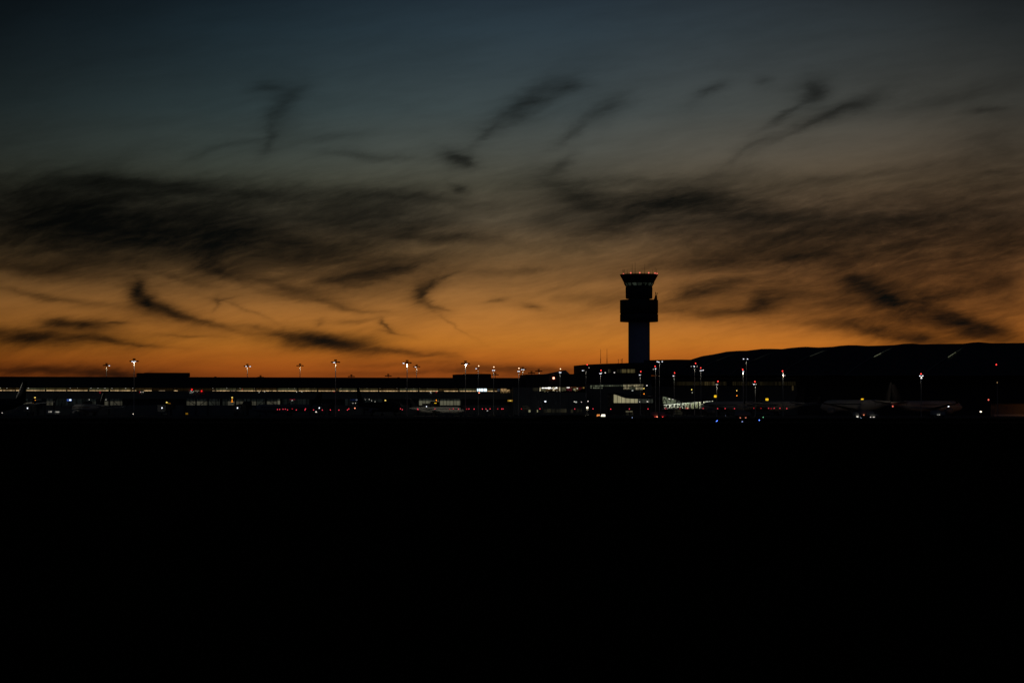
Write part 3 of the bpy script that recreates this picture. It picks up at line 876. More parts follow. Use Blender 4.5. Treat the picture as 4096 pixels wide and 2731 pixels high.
for px, y0, w_ in [(2485.5, 1436, 'leftmost'), (2497, 1436.5, 'middle'), (2501.5, 1434, 'right-hand')]:
    t = thing('roof_antenna', 'short roof antenna left of the tower shaft, %s of three' % w_, 'antenna', OF.p(px, 1452, 8))
    b = MB(); b.tube(OF.p(px, 1452, 8), OF.p(px, y0, 8), 0.11, 0.09, 8); b.build('whip', M['steel'], t)
    b = MB(); b.cbox(OF.p(px - 0.6, y0 + 0.6, 8), (0.45, 0.3, 0.28)); b.build('head', M['steel'], t)

# ------------------------------------------------------------------ control tower
TY = 1372.0
pxm = F / TY                                  # pixels per metre there
tx = X(2559.3, TY)
ty = TY + 7.0
tow = thing('control_tower', 'tall dark control tower with flared glass cab and drum above a concrete shaft', 'control tower', (tx, ty, 0))
zz = lambda y_: Z(y_, TY + 4)
def ring(prof, m, nm, n=48, rot=0, smooth=True):
    b = MB(); b.lathe([(r / pxm, zz(y_)) for r, y_ in prof], (tx, ty), n, rot, smooth)
    return b.build(nm, m, tow)
ring([(43.2, 1668), (43.2, 1285.5)], M['tower'], 'shaft')
ring([(74, 1286.6), (76.8, 1286), (76.8, 1257.5), (76.0, 1257.0)], M['tower_dark'], 'lower_drum')
ring([(75.2, 1256.8), (75.2, 1251.5)], M['black'], 'drum_joint')
ring([(76, 1251.2), (76.8, 1250.8), (76.8, 1199.5), (73, 1199.0)], M['tower_dark'], 'upper_drum')
ring([(42.5, 1199.2), (42.5, 1193.8)], M['tower_dark'], 'neck')
ring([(50, 1194.0), (53.6, 1192.5), (54.3, 1152), (53.4, 1145), (53.0, 1144)], M['tower_dark'], 'equipment_level')
# cab: twelve-sided, leaning out
ring([(53.0, 1144.2), (53.2, 1142.5)], M['tower_dark'], 'cab_sill', 16, math.pi / 16, False)
M['cab_glow'] = emat('cab_interior', (0.72, 0.92, 0.66), 0.020, 2.4, 0.2, 1.5, 30)
ring([(50.5, 1143), (56.5, 1131.5)], M['cab_glow'], 'cab_interior', 16, math.pi / 16, False)
b = MB()
for i in range(16):
    a0 = math.pi / 16 + 2 * math.pi * i / 16
    for (r0, y0, r1, y1, wd) in [(53.2, 1143, 60.2, 1131.2, 0.55)]:
        p0 = (tx + math.cos(a0) * r0 / pxm, ty + math.sin(a0) * r0 / pxm, zz(y0))
        p1 = (tx + math.cos(a0) * r1 / pxm, ty + math.sin(a0) * r1 / pxm, zz(y1))
        b.bar(p0, p1, wd)
for (a_, w_) in [(-2.15, 1.6), (-1.30, 2.0), (-0.98, 1.4)]:
    q = (tx + math.cos(a_) * 51.5 / pxm, ty + math.sin(a_) * 51.5 / pxm, zz(1137))
    b.cbox(q, (w_, 0.5, 1.7))
b.build('cab_frame', M['black'], tow)
ring([(60.4, 1131.2), (77.0, 1100.0), (78.2, 1098.2), (75, 1096.6), (20, 1096.0)], M['black'], 'cab_canopy', 16, math.pi / 16, False)
for i, (px, y0, y1) in enumerate([(2509, 1078, 1095), (2528.8, 1051, 1095), (2540.5, 1046, 1095), (2578.8, 1056, 1095), (2565, 1084, 1095), (2600, 1082, 1095), (2611, 1078, 1095), (2620.7, 1070, 1095), (2625.5, 1075, 1095)]):
    d_ = 3.0 * math.cos(i * 2.1)
    q0, q1 = P(px, y1 + 1, TY + 7 + d_), P(px, y0, TY + 7 + d_)
    mid = q0.lerp(q1, 0.32)
    b = MB(); b.tube(q0, mid, 0.13, 0.10, 7).tube(mid, q1, 0.08, 0.05, 7)
    b.build('antenna', M['steel'], tow)
b = MB()
for dx_ in (-4, -1.5, 1.5, 4):
    b.tube(P(2494.5 + dx_ * 0.75, 1094, TY + 3), P(2494.5 + dx_, 1076.5, TY + 3), 0.05, n=6)
b.bar(P(2491, 1086, TY + 3), P(2498, 1086, TY + 3), 0.08)
b.build('antenna_array', M['steel'], tow)
for (px, py) in [(2494, 1095.5), (2523, 1091.5), (2559, 1091), (2595, 1091.2), (2620, 1092.5), (2627.5, 1094.3)]:
    q = P(px, py, TY + 0.5 + abs(px - 2559) / 76.0 * 6)
    b = MB(); b.sphere(q, 0.42, 10, 8)
    l = b.build('obstruction_light', M['red_core'], tow)
    b = MB(); b.tube((q.x, q.y, q.z - 0.9), (q.x, q.y, q.z - 0.35), 0.12, n=6); b.build('stem', M['steel'], l)
# sensor cluster standing on the drum
q = P(2622, 1198.5, TY + 6)
b = MB(); b.rings([[(q.x + sx * w_ + ox, q.y + sy * 0.7, q.z + h_) for sx, sy in ((-1, -1), (1, -1), (1, 1), (-1, 1))] for h_, w_, ox in ((-0.3, 1.0, 0), (0.6, 0.85, 0.1), (1.6, 0.62, 0.25), (2.4, 0.55, 0.3))], False)
b.tube((q.x - 0.05, q.y, q.z + 2.2), (q.x + 0.05, q.y, q.z + 4.0), 0.16, 0.2, 8).tube((q.x + 0.5, q.y, q.z + 2.0), (q.x + 0.95, q.y, q.z + 3.6), 0.16, 0.2, 8).sphere((q.x + 0.06, q.y, q.z + 4.1), 0.28, 8, 6).sphere((q.x + 0.98, q.y, q.z + 3.7), 0.28, 8, 6)
b.build('camera_cluster', M['black'], tow)

# ------------------------------------------------------------------ main hall with vaulted roof
hall = thing('terminal_hall', 'huge dark terminal hall under a wavy vaulted roof, filling the right', 'terminal building', (X(3400, 1330), 1345, 0))
YB = lambda px: 1392 - (px - 2600) / 1500 * 70       # ridge line in plan
ridge = [(2600, 1440), (2640, 1438.6), (2699, 1437.5), (2767, 1438), (2809, 1425), (2854, 1418), (2909, 1407), (2953, 1404), (2986, 1403.5), (3020, 1399.5), (3045, 1396.5), (3078, 1396), (3129, 1397), (3156, 1393), (3201, 1389), (3223, 1388), (3272, 1390.5), (3330, 1388), (3357, 1384), (3391, 1381.5), (3424, 1381.5), (3469, 1384.5), (3520, 1383), (3576, 1381), (3614, 1376), (3647, 1374.5), (3682, 1378), (3766, 1376.5), (3855, 1375.5), (3888, 1370.5), (3916, 1369), (3946, 1371.5), (3961, 1373.5), (4096, 1372.5), (4190, 1371)]
ribs = [[(2767, 1438), (2740, 1449), (2700, 1471), (2650, 1500)],
        [(2986, 1403.5), (2964, 1407), (2910, 1422), (2854, 1445), (2800, 1472), (2755, 1500)],
        [(3129, 1397), (3112, 1402), (3065, 1417), (3022, 1434), (2965, 1464), (2915, 1500)],
        [(3357, 1384), (3333, 1390), (3285, 1404), (3234, 1424), (3165, 1462), (3110, 1500)],
        [(3614, 1376), (3584, 1384), (3545, 1398), (3510, 1416), (3493, 1425), (3430, 1462), (3380, 1500)],
        [(3888, 1370.5), (3870, 1378), (3845, 1392), (3804, 1417), (3740, 1460), (3690, 1500)],
        [(4190, 1371), (4192, 1410), (4196, 1455), (4199, 1500)]]
def sample(poly, t):
    d = [0]
    for p, q in zip(poly[:-1], poly[1:]):
        d.append(d[-1] + math.hypot(q[0] - p[0], q[1] - p[1]))
    s_ = t * d[-1]
    for i in range(len(poly) - 1):
        if s_ <= d[i + 1] + 1e-9:
            f = (s_ - d[i]) / (d[i + 1] - d[i])
            return (poly[i][0] + f * (poly[i + 1][0] - poly[i][0]), poly[i][1] + f * (poly[i + 1][1] - poly[i][1]))
    return poly[-1]
def ridge_y(px):
    for p, q in zip(ridge[:-1], ridge[1:]):
        if p[0] <= px <= q[0]:
            f = (px - p[0]) / (q[0] - p[0])
            return p[1] + f * (q[1] - p[1])
    return ridge[-1][1]
NS, NT = 22, 12
DEP = 48.0
def hallpt(px, py, t, pxr):
    return P(px, py, YB(pxr) - DEP * t)
GAP = lambda t: 1.2 + 7.0 * min(1, t * 2.2) * max(0.25, 1 - t)
for k in range(len(ribs) - 1):
    A, B = ribs[k], ribs[k + 1]
    grid = []
    for j in range(NT + 1):
        t = j / NT
        l = sample(A, t)
        l = (l[0], l[1] + (GAP(t) if k else 0))
        r = sample(B, t)
        row = []
        for i in range(NS + 1):
            s_ = i / NS
            pxt = A[0][0] + s_ * (B[0][0] - A[0][0])
            bump = ridge_y(pxt) - ((1 - s_) * (A[0][1] + (GAP(0) if k else 0)) + s_ * B[0][1])
            row.append(hallpt(l[0] + s_ * (r[0] - l[0]), l[1] + s_ * (r[1] - l[1]) + bump * (1 - t) ** 1.5, t, pxt))
        grid.append(row)
    b = MB()
    vs = [p for row in grid for p in row]
    b.add(vs, [(j * (NS + 1) + i, j * (NS + 1) + i + 1, (j + 1) * (NS + 1) + i + 1, (j + 1) * (NS + 1) + i) for j in range(NT) for i in range(NS)], True)
    # back slope away from the ridge
    back = [Vector((p.x, p.y + 40, p.z - 9)) for p in grid[0]]
    n0 = len(b.v)
    b.add(list(grid[0]) + back, [(i, i + 1, NS + 2 + i, NS + 1 + i) for i in range(NS)], True)
    o = b.build('roof_shell', M['roof'], hall)
    md = o.modifiers.new('thickness', 'SOLIDIFY')
    md.thickness = 0.35
    md.offset = 0
M['cler'] = emat('clerestory_light', (0.80, 0.86, 0.50), 0.26, 1.6, 0.75, 1.1)
M['cler_lo'] = emat('clerestory_dim', (0.80, 0.88, 0.62), 0.035, 1.6, 0.7, 1.1)
M['cler_off'] = emat('clerestory_faint', (0.80, 0.90, 0.70), 0.008, 1.6, 0.7, 1.1)
for k in range(1, 6):
    segs = {5: [(0.10, 0.20, 'cler_off'), (0.2, 0.30, 'cler_lo'), (0.315, 0.345, 'cler'), (0.355, 0.40, 'cler'), (0.405, 0.43, 'cler'), (0.435, 0.47, 'cler')],
            4: [(0.10, 0.30, 'cler_lo'), (0.31, 0.36, 'cler_lo'), (0.365, 0.40, 'cler'), (0.405, 0.44, 'cler'), (0.445, 0.48, 'cler')]}.get(k, [(0.12, 0.5, 'cler_off')])
    if k == 3:
        segs = [(0.08, 0.45, 'cler_lo')]
    for (t0, t1, m) in segs:
        b = MB()
        n_ = 6
        top = []
        bot = []
        for i in range(n_ + 1):
            t = t0 + (t1 - t0) * i / n_
            x_, y_ = sample(ribs[k], t)
            q1 = hallpt(x_, y_ + 1.6, t, ribs[k][0][0])
            q0 = hallpt(x_, y_ + GAP(t) * 0.72, t, ribs[k][0][0])
            top.append(q1)
            bot.append(q0)
        fr = top + bot
        b.add([Vector((p.x, p.y - 0.5, p.z)) for p in fr] + [Vector((p.x, p.y - 0.42, p.z)) for p in fr],
              [(i, i + 1, n_ + 2 + i, n_ + 1 + i) for i in range(n_)] + [(2 * n_ + 2 + i, 3 * n_ + 3 + i, 3 * n_ + 4 + i, 2 * n_ + 3 + i) for i in range(n_)])
        b.build('clerestory_window', M[m], hall)
    b = MB()
    pts = [hallpt(*sample(ribs[k], t / 20), t / 20, ribs[k][0][0]) for t in range(21)]
    for p, q in zip(pts[:-1], pts[1:]):
        b.bar((p.x, p.y - 0.3, p.z - 0.1), (q.x, q.y - 0.3, q.z - 0.1), 0.35)
    b.build('rib_edge', M['roof_edge'], hall)
HF = Face(2600, 1350, 4200, 1276)
b = MB(); HF.poly(b, [(2575, 1440.5), (2640, 1438.8), (2699, 1437.6), (2772, 1438.2), (2740, 1470), (2700, 1500), (2575, 1500)], 0.6, 60)
b.build('link_roof', M['roof'], hall)
b = MB(); HF.box(b, 2575, 4200, 1499, 1662, 0.5, 45)
b.build('wall', M['clad_dark'], hall)
b = MB(); HF.box(b, 2606, 3190, 1512, 1516, -2.0, 0.48)
b.build('eave', M['roof_edge'], hall)
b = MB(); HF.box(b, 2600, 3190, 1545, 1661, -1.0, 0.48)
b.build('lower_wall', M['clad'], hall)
M['hall_lo'] = emat('hall_window_dim', (1.0, 0.78, 0.34), 0.006, 1.0, 0.1, 1.7)
M['hall_mid'] = emat('hall_window_amber', (1.0, 0.72, 0.28), 0.03, 1.0, 0.1, 1.5)
for (a, c, m) in [(2700, 2815, 'hall_lo'), (2818, 2858, 'hall_mid'), (2862, 2905, 'hall_lo'), (2930, 2980, 'hall_lo'), (2982, 3030, 'hall_lo'), (3032, 3110, 'hall_lo'), (3112, 3140, 'hall_lo'), (3142, 3182, 'hall_lo')]:
    b = MB(); HF.box(b, a, c, 1525.5, 1541.5, 0.1, 0.3)
    w = b.build('window', M[m], hall)
    b = MB()
    k = a
    while k < c:
        HF.box(b, k - 0.5, k + 0.5, 1525.5, 1541.5, -0.2, 0.0)
        k += 8
    HF.box(b, a - 0.5, c, 1525.5 - 0.25, 1525.5 + 0.45, -0.24, 0.05); HF.box(b, a - 0.5, c, 1541.5 - 0.45, 1541.5 + 0.25, -0.24, 0.05)
    if b.v:
        b.build('frame', M['steel'], w)
b = MB(); HF.box(b, 3170, 3176, 1543, 1561, -1.3, -1.05); b.build('lit_doorway', M['hall_mid'], hall)

# ------------------------------------------------------------------ gate lounges and the lit boarding bridge
LF = Face(2400, 1250, 2760, 1252)
M['lounge'] = emat('lounge_cream', (1.0, 0.90, 0.52), 0.30, 1.95, 0.75, 1.1)
M['lounge_dim'] = emat('lounge_dim', (0.85, 0.95, 0.75), 0.020, 1.0, 0.1, 1.8)
M['lounge_green'] = emat('lounge_green', (0.82, 0.95, 0.60), 0.14, 1.5, 0.55, 1.2, 0.8)
lg = thing('gate_lounge', 'gate lounge glowing cream under a swooping dark roof, left of the lit boarding bridge', 'gate lounge', LF.pt(LF.u(2520), 3, 0))
curve = [(2455, 1577), (2468, 1580), (2485, 1587), (2503, 1592.5), (2525, 1594.5), (2552, 1595.3), (2612, 1596)]
def curve_y(c, px):
    for p, q in zip(c[:-1], c[1:]):
        if p[0] <= px <= q[0]:
            return p[1] + (px - p[0]) / (q[0] - p[0]) * (q[1] - p[1])
    return c[-1][1]
edges = [2455, 2469.3, 2486.5, 2503.5, 2520.3, 2537.4, 2552]
for a, c in zip(edges[:-1], edges[1:]):
    a, c = a + 0.6, c - 0.6
    b = MB(); LF.poly(b, [(a, curve_y(curve, a)), ((a + c) / 2, curve_y(curve, (a + c) / 2)), (c, curve_y(curve, c)), (c, 1612), (a, 1612)], 0.4, 0.5)
    b.build('window', M['lounge'], lg)
for a, c in [(2553, 2566), (2568, 2590), (2592, 2612)]:
    b = MB(); LF.poly(b, [(a, curve_y(curve, a)), (c, curve_y(curve, c)), (c, 1611), (a, 1611)], 0.4, 0.5)
    b.build('window', M['lounge_dim'], lg)
b = MB()
for px in edges[1:]:
    LF.box(b, px - 0.8, px + 0.8, curve_y(curve, px), 1612, 0, 0.3)
LF.box(b, 2454, 2553, 1611, 1612.3, -0.05, 0.35)
b.build('frame', M['steel'], lg)
b = MB(); LF.poly(b, [(2430, 1572)] + [(x, y - 0.1) for x, y in curve] + [(2650, 1597), (2650, 1586), (2600, 1584), (2555, 1582), (2510, 1577), (2470, 1570)], -1.2, 14)
b.build('roof', M['roof'], lg)
b = MB(); LF.box(b, 2440, 2640, 1612.1, 1661, 0, 14); b.build('base_wall', M['clad_dark'], lg)
b = MB(); LF.box(b, 2440, 2640, 1577, 1612, 1.0, 13); b.build('inner_wall', M['clad_dark'], lg)
for (x_, y_, m) in [(2559, 1606.5, 'lens_soft'), (2568, 1603, 'lens_off'), (2588.5, 1605.5, 'lens_soft'), (2591, 1606.3, 'lens_soft')]:
    b = MB(); b.cbox(LF.p(x_, y_, 0.1), (0.4, 0.15, 0.3)); b.build('lamp', M[m], lg)
b = MB(); LF.box(b, 2503, 2516, 1644.2, 1646.6, -0.2, -0.02); LF.box(b, 2518, 2530, 1643.8, 1646.2, -0.2, -0.02)
M['dock_light'] = emat('dock_light', (1.0, 0.88, 0.50), 0.16)
b.build('dock_light', M['dock_light'], lg)
for a, c in [(2503, 2515), (2520, 2533)]:
    b = MB(); LF.box(b, a, c, 1648, 1660, -0.1, -0.02); b.build('dock_door', M['grnd2'], lg)  # door panels carry a faint glow of their own

lg2 = thing('gate_lounge', 'gate lounge glowing pale green with braced glass, just behind the lit boarding bridge', 'gate lounge', LF.pt(LF.u(2690), 3, 0))
curve2 = [(2650.5, 1585.5), (2668, 1589), (2685, 1594), (2702, 1599), (2722, 1604.5), (2760, 1607)]
ed2 = [2650.5, 2667, 2684, 2703, 2722]
for a, c in zip(ed2[:-1], ed2[1:]):
    b = MB(); LF.poly(b, [(a + 0.5, curve_y(curve2, a)), (c - 0.5, curve_y(curve2, c)), (c - 0.5, 1614), (a + 0.5, 1614)], 0.4, 0.5)
    b.build('window', M['lounge_green'] if a < 2700 else M['lounge_dim'], lg2)
b = MB()
for px in ed2:
    LF.box(b, px - 0.7, px + 0.7, curve_y(curve2, px), 1614, 0, 0.3)
LF.box(b, 2650, 2723, 1613.2, 1614.3, -0.05, 0.35)
b.build('frame', M['steel'], lg2)
for p, q in [((2650, 1614), (2657.5, 1592)), ((2657.5, 1592), (2668, 1614)), ((2668, 1591), (2684, 1608)), ((2702, 1613), (2712, 1598))]:
    b = MB().bar(LF.p(*p, -0.3), LF.p(*q, -0.3), 0.32); b.build('brace', M['steel'], lg2)
for x_, y_ in [(2676, 1594.5), (2678, 1595.6), (2692, 1596.5)]:
    b = MB(); b.cbox(LF.p(x_, y_, 0.1), (0.4, 0.15, 0.3)); b.build('lamp', M['lens_soft'], lg2)
b = MB(); LF.poly(b, [(2642, 1585)] + [(x, y - 0.1) for x, y in curve2] + [(2790, 1608), (2840, 1606), (2840, 1598), (2780, 1599), (2730, 1594), (2690, 1585), (2660, 1580)], -1.2, 12)
b.build('roof', M['roof'], lg2)
b = MB(); LF.box(b, 2560, 2609, 1582, 1583.2, -1.5, -1.25); b.build('roof_edge', M['white'], lg2)
b = MB(); LF.box(b, 2645, 2850, 1614.1, 1661, 0.2, 12); b.build('base_wall', M['clad_dark'], lg2)
b = MB(); LF.box(b, 2651, 2845, 1599, 1614, 1.0, 12); b.build('inner_wall', M['clad_dark'], lg2)
for a, c, y0, y1, m in [(2700, 2723, 1640, 1644.5, 'grnd'), (2693, 2697, 1648, 1657, 'grnd2'), (2700, 2730, 1646, 1658, 'grnd2'), (2668, 2690, 1645, 1646.5, 'grnd2')]:
    b = MB(); LF.box(b, a, c, y0, y1, -0.1, 0.1); b.build('dock_door', M[m], lg2)  # these doors too are made to glow faintly

# lit bridge: a glazed truss tunnel climbing gently to the right, real interior with a light strip in the ceiling
GF = Face(2640, 1196, 2885, 1168)
br = thing('boarding_bridge', 'brightly lit glazed boarding bridge with white zigzag truss, right of the lounges', 'boarding bridge', GF.pt(GF.u(2760), 1.5, 0))
top = lambda px: 1619.5 + (px - 2643) / 202 * (1603.2 - 1619.5)
bot = lambda px: 1637.8 + (px - 2643) / 202 * (1631.2 - 1637.8)
def gpoly(px0, px1, f0, f1, d0, d1, mb):
    return GF.poly(mb, [(px0, f0(px0)), (px1, f0(px1)), (px1, f1(px1)), (px0, f1(px0))], d0, d1)
for nm, f0, f1, d0, d1, m in [('roof', lambda p: top(p) - 2.4, lambda p: top(p), -0.1, 3.2, 'roof_edge'), ('floor', lambda p: bot(p), lambda p: bot(p) + 2.2, -0.1, 3.2, 'clad_dark')]:
    b = MB(); gpoly(2640, 2846, f0, f1, d0, d1, b); b.build(nm, M[m], br)
b = MB(); gpoly(2640, 2724, top, bot, 3.0, 3.1, b); b.build('far_wall', M['glass_dark'], br)
b = MB(); gpoly(2724.1, 2846, top, bot, 3.0, 3.1, b); b.build('far_wall', mat('bridge_lining', (0.50, 0.52, 0.38), 0.8), br)
M['bridge_strip'] = emat('bridge_ceiling_light', (0.95, 1.0, 0.78), 1.6)
for a, c in [(2648, 2718), (2722, 2737), (2742, 2755), (2763, 2778), (2782, 2792), (2797, 2808), (2815, 2824), (2830, 2842)]:
    b = MB(); gpoly(a, c, lambda p: top(p) + 0.1, lambda p: top(p) + 0.8, 1.3, 1.8, b); b.build('ceiling_light', M['bridge_strip'], br)
for px in range(2652, 2846, 19):
    lamp('POINT', 'bridge_light', GF.p(px, top(px) + 4, 0.8), 60, (0.95, 1.0, 0.78), br, 0.12)
px = 2646.0
tb = MB()
while px < 2722:                                            # open white truss with double diagonals
    w_ = 16
    tb.bar(GF.p(px, bot(px) - 0.6, 2.2), GF.p(px + w_ * 0.55, top(px) + 0.8, 2.2), 0.24)
    tb.bar(GF.p(px + 6, bot(px) - 0.6, 0.6), GF.p(px + 6 + w_ * 0.4, top(px) + 0.8, 0.6), 0.18)
    tb.bar(GF.p(px + 3, top(px) + 5, 2.0), GF.p(px + 12, bot(px) - 4, 2.0), 0.18)
    tb.bar(GF.p(px + 9, bot(px) - 0.6, 2.4), GF.p(px + 9, top(px) + 0.8, 2.4), 0.2)
    tb.bar(GF.p(px, bot(px) - 7.5, 1.6), GF.p(px + w_, bot(px) - 7.5, 1.6), 0.16)
    px += w_
tb.bar(GF.p(2643, bot(2643) - 0.9, 0.3), GF.p(2722, bot(2722) - 0.9, 0.3), 0.2)
tb.build('truss', M['white'], br)
tb = MB()
for px, w_ in [(2724, 10), (2736, 9), (2748, 8), (2764, 11), (2782, 10), (2799, 11), (2815, 12), (2829, 12)]:
    tb.bar(GF.p(px, bot(px) - 0.8, 2.5), GF.p(px + w_, top(px) + 1.0, 2.5), 0.3)
    tb.bar(GF.p(px + 3, top(px) + 1.0, 2.6), GF.p(px + 3, bot(px) - 0.8, 2.6), 0.22)
tb.build('truss', M['white'], br)
tb = MB()
for px, w_ in [(2724, 1.0), (2761.5, 2.4), (2779.5, 2.6), (2795.5, 2.8), (2845, 3.0)]:
    GF.box(tb, px - w_ / 2, px + w_ / 2, top(px) - 1.5, bot(px) + 2, -0.4, 0.1)
tb.bar(GF.p(2726, 1613, -0.3), GF.p(2738, 1633, -0.3), 0.3)
tb.build('portal_frame', M['steel'], br)
b = MB()
c0 = GF.p(2866, 1616, 1.5)
b.lathe([(2.4, Z(1640, 1168)), (2.5, Z(1639, 1168)), (2.5, Z(1602, 1168)), (1.6, Z(1600, 1168))], (c0.x, c0.y), 20)
b.build('rotunda', M['clad_dark'], br)
b = MB(); b.tube((c0.x, c0.y, 0), (c0.x, c0.y, Z(1639, 1168)), 0.7, n=14); b.build('support', M['steel'], br)
b = MB(); GF.box(b, 2855, 2861.5, 1608.5, 1616, -1.4, -1.25); b.build('lamp', M['white_dim'], br)
b = MB(); GF.box(b, 2810, 2816, 1610.4, 1612.2, 2.2, 2.4); b.build('sign', emat('bridge_red_sign', (1.0, 0.25, 0.12), 0.7), br)
for px in (2660, 2740):
    b = MB(); q = GF.p(px, 1640, 1.5); b.tube((q.x, q.y, 0), (q.x, q.y, Z(bot(px) + 1, 1185)), 0.45, n=12); b.build('support', M['steel'], br)

# ------------------------------------------------------------------ unlit boarding bridges of the pier gates
def make_bridge(pxs, pxl, ys, Ycab, label, cab_y, lit=True, lensm='lens_white'):
    """rotunda at pxs by the pier, tunnel to the cab at pxl"""
    R = P(pxs, 1640, 1226); C = P(pxl, cab_y, Ycab)
    t = thing('boarding_bridge', label, 'boarding bridge', (R.x, R.y, 0), 0, 'unlit boarding bridges of the pier')
    zt, zb = 6.3, 3.4
    b = MB(); b.lathe([(2.2, zb - 0.2), (2.3, zb), (2.3, zt + 0.5), (1.9, zt + 0.9)], (R.x, R.y), 18); b.build('rotunda', M['clad_dark'], t)
    b = MB(); b.tube((R.x, R.y, 0), (R.x, R.y, zb), 0.6, n=12); b.build('column', M['steel'], t)
    d = Vector((C.x - R.x, C.y - R.y, 0)); L = d.length; d.normalize(); s_ = Vector((-d.y, d.x, 0))
    def seg(a0, a1, w, z0a, z1a, z0b, z1b):
        rs = []
        for a_, z0_, z1_ in ((a0, z0a, z1a), (a1, z0b, z1b)):
            p = Vector((R.x, R.y, 0)) + d * a_
            rs.append([(p.x + s_.x * q * w, p.y + s_.y * q * w, z_) for q, z_ in ((-1, z0_), (1, z0_), (1, z1_), (-1, z1_))])
        return MB().rings(rs, False)
    dz = C.z + 1.2 - zt
    seg(1.9, L * 0.55, 1.5, zb, zt - 0.1, zb + dz * .5, zt - 0.1 + dz * .5).build('tunnel', M['clad_dark'], t)
    seg(L * 0.5, L - 1.5, 1.7, zb - .15 + dz * .5, zt + .1 + dz * .5, zb - .15 + dz, zt + .1 + dz).build('tunnel', M['clad'], t)
    seg(L - 1.8, L + 1.6, 2.0, zb - .2 + dz, zt + .35 + dz, zb - .2 + dz, zt + .35 + dz).build('cab', M['clad_dark'], t)
    p = Vector((R.x, R.y, 0)) + d * (L * 0.72)
    b = MB()
    for q in (-1.6, 1.6):
        b.tube((p.x + s_.x * q, p.y + s_.y * q, 0.9), (p.x + s_.x * q, p.y + s_.y * q, zb + dz * .7), 0.22, n=8)
    b.box(p.x - 1.8, p.x + 1.8, p.y - .3, p.y + .3, 0.7, 1.0)
    b.build('drive_column', M['steel'], t)
    for q in (-1.4, 1.4):
        b = MB(); b.tube((p.x + q - .2, p.y - .55, .55), (p.x + q + .2, p.y - .55, .55), 0.55, n=14); b.build('wheel', M['rubber'], t)
    if lit:
        q = P(pxl, cab_y, Ycab - 4.2)
        b = MB(); b.cbox(q, (0.40, 0.35, 0.56)); l = b.build('cab_lamp', M[lensm], t)
        b = MB(); b.bar((q.x, q.y, q.z + .25), (q.x, q.y + 2.6, q.z + .6), 0.1); b.build('bracket', M['steel'], l)
    return t
bridges = [(152, 110, 1632, 'dark boarding bridge at the leftmost gate, its cab lamp a tall white glow', True),
           (352, 321, 1630, 'dark boarding bridge between the two black tail fins near the left edge', True),
           (684, 648, 1631, 'dark boarding bridge under the wide rooftop plant room', True),
           (990, 950, 1631, 'dark boarding bridge left of the dim airliner at the middle pier gate', True),
           (1318, 1277, 1631, 'dark boarding bridge above the row of red apron lights, left of the dark blue screen', True),
           (1580, 1592, 1625, 'dark boarding bridge left of the pale lit regional jet', True),
           (1738, 1706, 1626, 'dark boarding bridge right above the pale lit regional jet', True)]
for (a, c, y_, lab, lit) in bridges:
    make_bridge(a, c, 1617, 1192, lab, y_, lit)

# ------------------------------------------------------------------ yellow gate signs and docking displays
def gate_sign(px, py, w, h, Y, m, label, post=True, marks=3):
    q = P(px, py, Y)
    s_ = Y / F
    t = thing('gate_sign', label, 'gate sign', (q.x, q.y, q.z - h * s_ / 2 - 0.9), 0, 'yellow gate number signs')
    b = MB(); b.cbox((q.x, q.y + 0.2, q.z), (w * s_ + 0.16, 0.3, h * s_ + 0.16)); b.build('housing', M['black'], t)
    b = MB(); b.cbox((q.x, q.y, q.z), (w * s_, 0.08, h * s_)); b.build('panel', M[m], t)
    b = MB()
    for k in range(marks):
        x_ = q.x + (k - (marks - 1) / 2) * w * s_ * 0.24
        b.cbox((x_, q.y - 0.06, q.z), (w * s_ * 0.10, 0.03, h * s_ * 0.42))
    if marks:
        b.build('lettering', M['black'], t)
    if post:
        b = MB(); b.tube((q.x, q.y + 0.2, q.z - h * s_ / 2 - 0.9), (q.x, q.y + 0.2, q.z - h * s_ / 2), 0.1, n=8); b.build('post', M['steel'], t)
    return t
SG = [(349, 1617.5, 13, 7, 'sign_y', 'yellow gate sign left of the smaller black tail fin'),
      (674, 1616, 8, 7, 'sign_y2', 'yellow gate sign squeezed beside a stacked docking display under the plant room'),
      (986, 1617, 11, 7, 'sign_y2', 'yellow gate sign in front of the lit lounge panes at the middle pier gate'),
      (1314, 1618, 11, 6.3, 'sign_y', 'yellow gate sign right of the amber down arrow'),
      (1574, 1619, 11, 6.3, 'sign_y2', 'yellow gate sign above the dark airliner at the right-hand pier gates'),
      (1741.5, 1614.5, 9, 7, 'sign_y2', 'yellow gate sign against the brightest lower pier windows'),
      (2862, 1584.5, 10.5, 8.5, 'sign_y2', 'vivid yellow gate sign above the end of the lit boarding bridge'),
      (3068, 1597.3, 11, 8.5, 'sign_y2', 'vivid yellow gate sign above the second grey airliner right of the lit bridge'),
      (3449, 1598, 9.5, 8.5, 'sign_y2', 'vivid yellow gate sign farthest right, above the airliner with the lit nose wheel')]
for (px, py, w, h, m, lab) in SG:
    gate_sign(px, py, w, h, 1222 if px < 2000 else 1150, m, lab, True, 3 if w > 9 else 2)
t = gate_sign(2041, 1602, 22, 7.5, 1294.2, 'sign_dim', 'dim amber sign with a glowing line of letters on the end wall of the pier', False, 0)
b = MB(); b.cbox(P(2037, 1602.2, 1294.0), (0.42, 0.08, 0.24)).cbox(P(2042.5, 1602.2, 1294.0), (0.75, 0.08, 0.24)); b.build('lettering', M['yel'], t)

